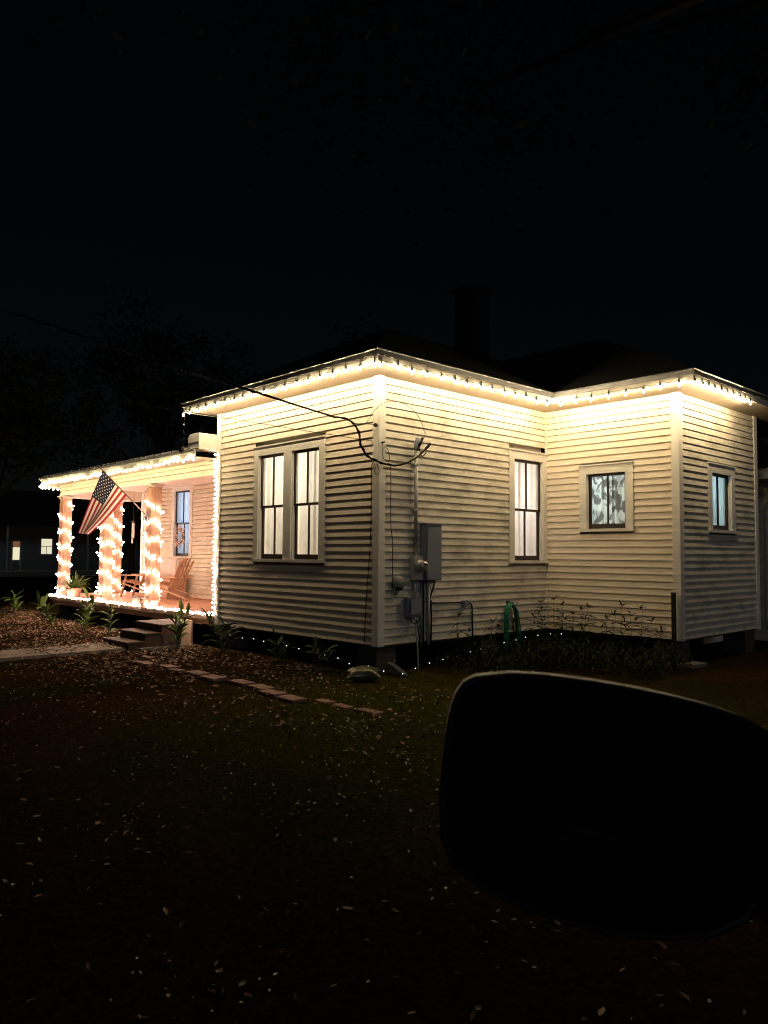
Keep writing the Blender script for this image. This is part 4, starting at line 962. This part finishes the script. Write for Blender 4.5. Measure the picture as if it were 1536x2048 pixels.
tag(c.build('grass', M['grass'], origin=(0, -2, GZ)), 'short patchy grass in the yard', 'grass', kind='stuff')

# ------------------------------------------------------------------ neighbour house, far left
nb = thing('neighbour_house', 'dim distant house with a lit window and lit door behind the porch', 'house', (-52, 16, GZ))
X = -50.9
c = MB(); c.box((X-8, 2, GZ), (X, 34, 3.4)); c.build('wall', M['far_wall'], nb)
c = MB(); c.hexa([(X-9, 1, 3.41), (X+3.4, 1, 3.1), (X+3.4, 35, 3.1), (X-9, 35, 3.41), (X-5, 6, 6.2), (X-4.4, 6, 6.2), (X-4.4, 30, 6.2), (X-5, 30, 6.2)]); c.build('roof', M['roof'], nb)
c = MB(); c.box((X, 2, GZ), (X+3.0, 34, .0)); c.build('porch_floor', M['far_wall'], nb)
c = MB(); c.box((X+3.0, 2, -.06), (X+3.04, 34, .0)); c.build('porch_edge', M['far_trim'], nb)
c = MB(); y = 12.5
while y < 34: c.box((X+2.9, y, .02), (X+2.94, y+.04, .72)); y += .16
c.box((X+2.88, 12.5, .72), (X+2.96, 34, .79)); c.build('railing', M['far_wall'], nb)
for y in (9.4, 15.0, 22.4, 30): c = MB(); c.box((X+2.85, y, .0), (X+2.97, y+.12, 3.1)); c.build('post', M['far_trim'], nb)
def far_win(y0, y1, z0, z1, mat, name='window'):
    c = MB(); w_ = .09
    c.box((X, y0-w_, z0-w_), (X+.06, y0, z1+w_)); c.box((X, y1, z0-w_), (X+.06, y1+w_, z1+w_)); c.box((X, y0, z1), (X+.06, y1, z1+w_)); c.box((X, y0, z0-w_), (X+.06, y1, z0)); c.box((X+.03, y0, (z0+z1)/2-.02), (X+.055, y1, (z0+z1)/2+.02))
    c.box((X+.03, (y0+y1)/2-.015, z0), (X+.05, (y0+y1)/2+.015, (z0+z1)/2-.02)); o = c.build(name, M['far_trim'], nb)
    c = MB(); c.box((X+.012, y0, z0), (X+.02, y1, z1)); c.build('pane', mat, o)
far_win(12.72, 13.5, 1.18, 2.3, M['far_window'])
far_win(19.0, 20.1, .75, 2.3, M['sash']); far_win(24.5, 25.4, .75, 2.3, M['sash'])
c = MB(); c.box((X, 10.62, .0), (X+.05, 10.72, 2.2)); c.box((X, 11.22, .0), (X+.05, 11.32, 2.2)); c.box((X, 10.72, 2.1), (X+.05, 11.22, 2.2)); o = c.build('door', M['far_trim'], nb)
c = MB(); c.box((X+.01, 10.74, .74), (X+.03, 11.2, 1.66)); c.build('pane', M['far_door'], o)
c = MB(); c.box((X+.01, 10.74, 1.70), (X+.03, 11.2, 2.08)); c.build('transom', M['far_lamp'], o)

# ------------------------------------------------------------------ trees
def tree(label, loc, h, cr, ch, nleaf, seed, trunk_r=.25, leaf=.16, bare=False, lean=(0, 0), c_off=(0, 0)):
    rg = random.Random(seed); x, y, z = loc; t = thing('tree', label, 'tree', loc, 'dark trees around the house')
    tr = MB(); top = Vector((x+lean[0], y+lean[1], z+h*.55))
    tr.tube([(x, y, z-.2), (x+lean[0]*.3, y+lean[1]*.3, z+h*.2), (x+lean[0]*.6, y+lean[1]*.6, z+h*.4), tuple(top)], [trunk_r*1.25, trunk_r, trunk_r*.8, trunk_r*.6], 9)
    tips = []
    cen = Vector((x+lean[0]+c_off[0], y+lean[1]+c_off[1], z+h-ch*.5))
    for k in range(11 if not bare else 16):
        a = rg.uniform(0, 6.283); e = rg.uniform(-.35, 1.1); tip = cen+Vector((math.cos(a)*cr*.8*math.cos(e), math.sin(a)*cr*.8*math.cos(e), ch*.42*math.sin(e)))
        st = Vector((x, y, z)).lerp(top, rg.uniform(.55, 1)); mid = st.lerp(tip, .5)+Vector((rg.uniform(-.4, .4), rg.uniform(-.4, .4), rg.uniform(.1, .6)))
        tr.tube(smooth_path([st, mid, tip], 3), [trunk_r*.42*(1-i/6*.85) for i in range(7)], 6); tips.append(tip); tips.append(mid)
        for q in range(4 if not bare else 7):
            s2 = mid.lerp(tip, rg.random()); e2 = s2+Vector((rg.gauss(0, 1), rg.gauss(0, 1), rg.gauss(.2, .8)))*cr*.22; tr.tube([s2, s2.lerp(e2, .5)+Vector((0, 0, .1)), e2], [.035, .022, .008], 5); tips.append(e2)
    tr.build('trunk', M['bark'], t)
    if nleaf:
        cr_ = MB(); clumps = [(p, rg.uniform(.10, .26)*cr) for p in tips]
        for k in range(int(nleaf/260)+1):
            a = rg.uniform(0, 6.283); e = math.asin(rg.uniform(-1, 1)); rr_ = rg.uniform(.45, 1)**.5
            clumps.append((cen+Vector((math.cos(a)*math.cos(e)*cr*rr_, math.sin(a)*math.cos(e)*cr*rr_, math.sin(e)*ch*.5*rr_)), rg.uniform(.10, .24)*cr))
        for k in range(nleaf):
            p, s_ = rg.choice(clumps); q = p+Vector((rg.gauss(0, 1), rg.gauss(0, 1), rg.gauss(0, .7)))*s_*.6
            d1 = Vector((rg.gauss(0, 1), rg.gauss(0, 1), rg.gauss(0, .7))).normalized(); d2 = d1.orthogonal().normalized(); l_ = leaf*rg.uniform(.6, 1.3)
            cr_.face([q-d1*l_*.5, q+d2*l_*.26, q+d1*l_*.5, q-d2*l_*.26])
        cr_.build('crown', M['tree_leaf'], t)
    return t
tree('dark tree at the far left behind the porch eave', (-24, 1.5, GZ), 10.5, 4.2, 6.5, 3600, 81, leaf=.3)
tree('tall dark tree behind the porch roof', (-25, 9.5, GZ), 12.5, 4.6, 8, 4200, 82, leaf=.3)
tree('bare twiggy tree standing at the left picture edge', (-21, -1.2, GZ), 9, 3.2, 5, 0, 83, trunk_r=.16, bare=True)
tree('bare small tree between porch roof and dark trees', (-20, 5.5, GZ), 7, 2.4, 4.2, 0, 84, trunk_r=.12, bare=True)
tree('wide dark tree far behind the roof', (-32, 24, GZ), 15, 7, 10, 3600, 85, leaf=.45)
tree('large oak whose dark branches hang over the front yard', (15.5, -1.5, GZ), 12.8, 6.8, 4.6, 11000, 86, trunk_r=.42, leaf=.17, lean=(-5, .5), c_off=(-6.8, .8))

# ------------------------------------------------------------------ car mirror by the camera
cam_C = Vector((8.2341, -7.61, 1.3352))
yaw, pitch, roll = 0.8177, 0.0551, 0.0066
cf = Vector((-math.sin(yaw)*math.cos(pitch), math.cos(yaw)*math.cos(pitch), math.sin(pitch))); cr0 = Vector((math.cos(yaw), math.sin(yaw), 0)); cu0 = cr0.cross(cf)
cr_ = cr0*math.cos(roll)+cu0*math.sin(roll); cu_ = -cr0*math.sin(roll)+cu0*math.cos(roll)
mc = Vector((7.826, -6.923, 1.088)); tl = R(-11)
ex = (cr_*math.cos(tl)+cu_*math.sin(tl)+cf*.10).normalized(); ez = (-cr_*math.sin(tl)+cu_*math.cos(tl)+cf*.12); ez = (ez-ex*ez.dot(ex)).normalized(); ey = ez.cross(ex).normalized()
if ey.dot(cf) < 0: ey = -ey           # ey points away from the viewer
mir = thing('side_mirror', 'black car side mirror filling the lower right foreground', 'car mirror', (7.9, -6.85, .9))
# outline in metres, traced as the real housing shape (u right, v up)
pxs = [(966, 1356), (1045, 1351), (1120, 1358), (1210, 1371), (1300, 1388), (1390, 1409), (1460, 1428), (1530, 1452), (1590, 1484), (1622, 1530), (1630, 1620), (1612, 1720), (1580, 1800), (1520, 1862), (1440, 1888), (1350, 1886), (1250, 1872), (1150, 1846), (1050, 1808), (965, 1764), (912, 1722), (890, 1668), (888, 1600), (898, 1510), (910, 1430), (924, 1392), (942, 1368)]
outl = []
for px_, py_ in pxs:
    du, dv = (px_-1230)/1525*.75, -(py_-1620)/1525*.75
    outl.append((du*math.cos(tl)+dv*math.sin(tl), -du*math.sin(tl)+dv*math.cos(tl)))
def ring(scale, depth, off=(0, 0)): return [mc+ex*(u*scale+off[0])+ez*(v*scale+off[1])+ey*depth for u, v in outl]
c = MB(); rs = [ring(.95, .004), ring(.965, .0005), ring(.996, .0), ring(1.0, .004), ring(.998, .018, (.003, .001)), ring(.96, .05, (.012, 0)), ring(.88, .085, (.028, 0)), ring(.70, .115, (.04, 0)), ring(.4, .13, (.05, 0)), ring(.05, .134, (.05, 0))]
nn = len(outl); base = 0
for r_ in rs: c.v += [tuple(p) for p in r_]
for i in range(len(rs)-1):
    for k in range(nn): c.f.append([i*nn+k, i*nn+(k+1) % nn, (i+1)*nn+(k+1) % nn, (i+1)*nn+k]); c.mi.append(0)
hs = c.build('housing', M['plastic'], mir, smooth=True)
c = MB(); r_ = ring(.952, .0045); cc = mc+ey*.005
for k in range(nn): c.face([cc, r_[k], r_[(k+1) % nn]])
c.build('mirror_glass', M['mirror'], mir)
a0 = mc+ex*.17+ez*-.02+ey*.05; hd = (Vector((cam_C.x, cam_C.y, 0))+0*cf); rd_ = (cf+cr_*((1860-768)/1525)); rd_.z = 0; rd_.normalize()
b1 = cam_C+rd_*.86; b1.z = .93
c = MB(); c.tube([a0, a0.lerp(b1, .5)-Vector((0, 0, .015)), b1], [.045, .04, .05], 10); c.build('arm', M['plastic'], mir, smooth=True)
pa, pb = cam_C+rd_*.55, cam_C+rd_*1.7; sd = Vector((-rd_.y, rd_.x, 0))*-.05
c = MB(); c.hexa([(pa.x, pa.y, .25), (pb.x, pb.y, .25), (pb.x+sd.x, pb.y+sd.y, .25), (pa.x+sd.x, pa.y+sd.y, .25), (pa.x, pa.y, .98), (pb.x, pb.y, .92), (pb.x+sd.x, pb.y+sd.y, .92), (pa.x+sd.x, pa.y+sd.y, .98)]); c.build('door_panel', M['plastic'], mir, bevel=.015)

# ------------------------------------------------------------------ camera, sky, added fill light
cd = bpy.data.cameras.new('camera'); cam = bpy.data.objects.new('camera', cd); COL.objects.link(cam)
m = Matrix((cr_, cu_, -cf)).transposed().to_4x4(); m.translation = cam_C; cam.matrix_world = m
cd.sensor_width = 36; cd.sensor_fit = 'AUTO'; cd.lens = 36*1525/2048; cd.clip_start = .05; cd.clip_end = 1000
cd.dof.use_dof = True; cd.dof.focus_distance = 11.5; cd.dof.aperture_fstop = 9.0
SC.camera = cam
SUN_EL, SUN_AZ = 16., -22.           # blue fill sun added for stray street light: low, from the right of the picture (angle from +X)
wd = bpy.data.worlds.new('World'); SC.world = wd; wd.use_nodes = True
nt = wd.node_tree; bg = nt.nodes['Background']; sky = nt.nodes.new('ShaderNodeTexSky'); sky.sky_type = 'NISHITA'; sky.sun_disc = False
sky.sun_elevation = R(SUN_EL); sky.sun_rotation = R(90-SUN_AZ)
nt.links.new(sky.outputs[0], bg.inputs[0]); bg.inputs[1].default_value = .00045
sl = bpy.data.lights.new('blue_fill_sun', 'SUN'); sl.energy = .125; sl.angle = R(14); sl.color = (.66, .78, 1)
so = bpy.data.objects.new('blue_fill_sun', sl); COL.objects.link(so)
dv = Vector((math.cos(R(SUN_EL))*math.cos(R(SUN_AZ)), math.cos(R(SUN_EL))*math.sin(R(SUN_AZ)), math.sin(R(SUN_EL))))
so.rotation_euler = dv.to_track_quat('Z', 'Y').to_euler(); so.location = dv*40
SC.view_settings.view_transform = 'Standard'; SC.view_settings.look = 'None'; SC.view_settings.exposure = 0; SC.view_settings.gamma = 1
SC.render.engine = 'CYCLES'
cy = SC.cycles; cy.filter_width = 1.1; cy.use_denoising = True; cy.use_light_tree = True; cy.max_bounces = 6; cy.diffuse_bounces = 4; cy.glossy_bounces = 3; cy.transparent_max_bounces = 12
cy.sample_clamp_indirect = 6; cy.sample_clamp_direct = 0
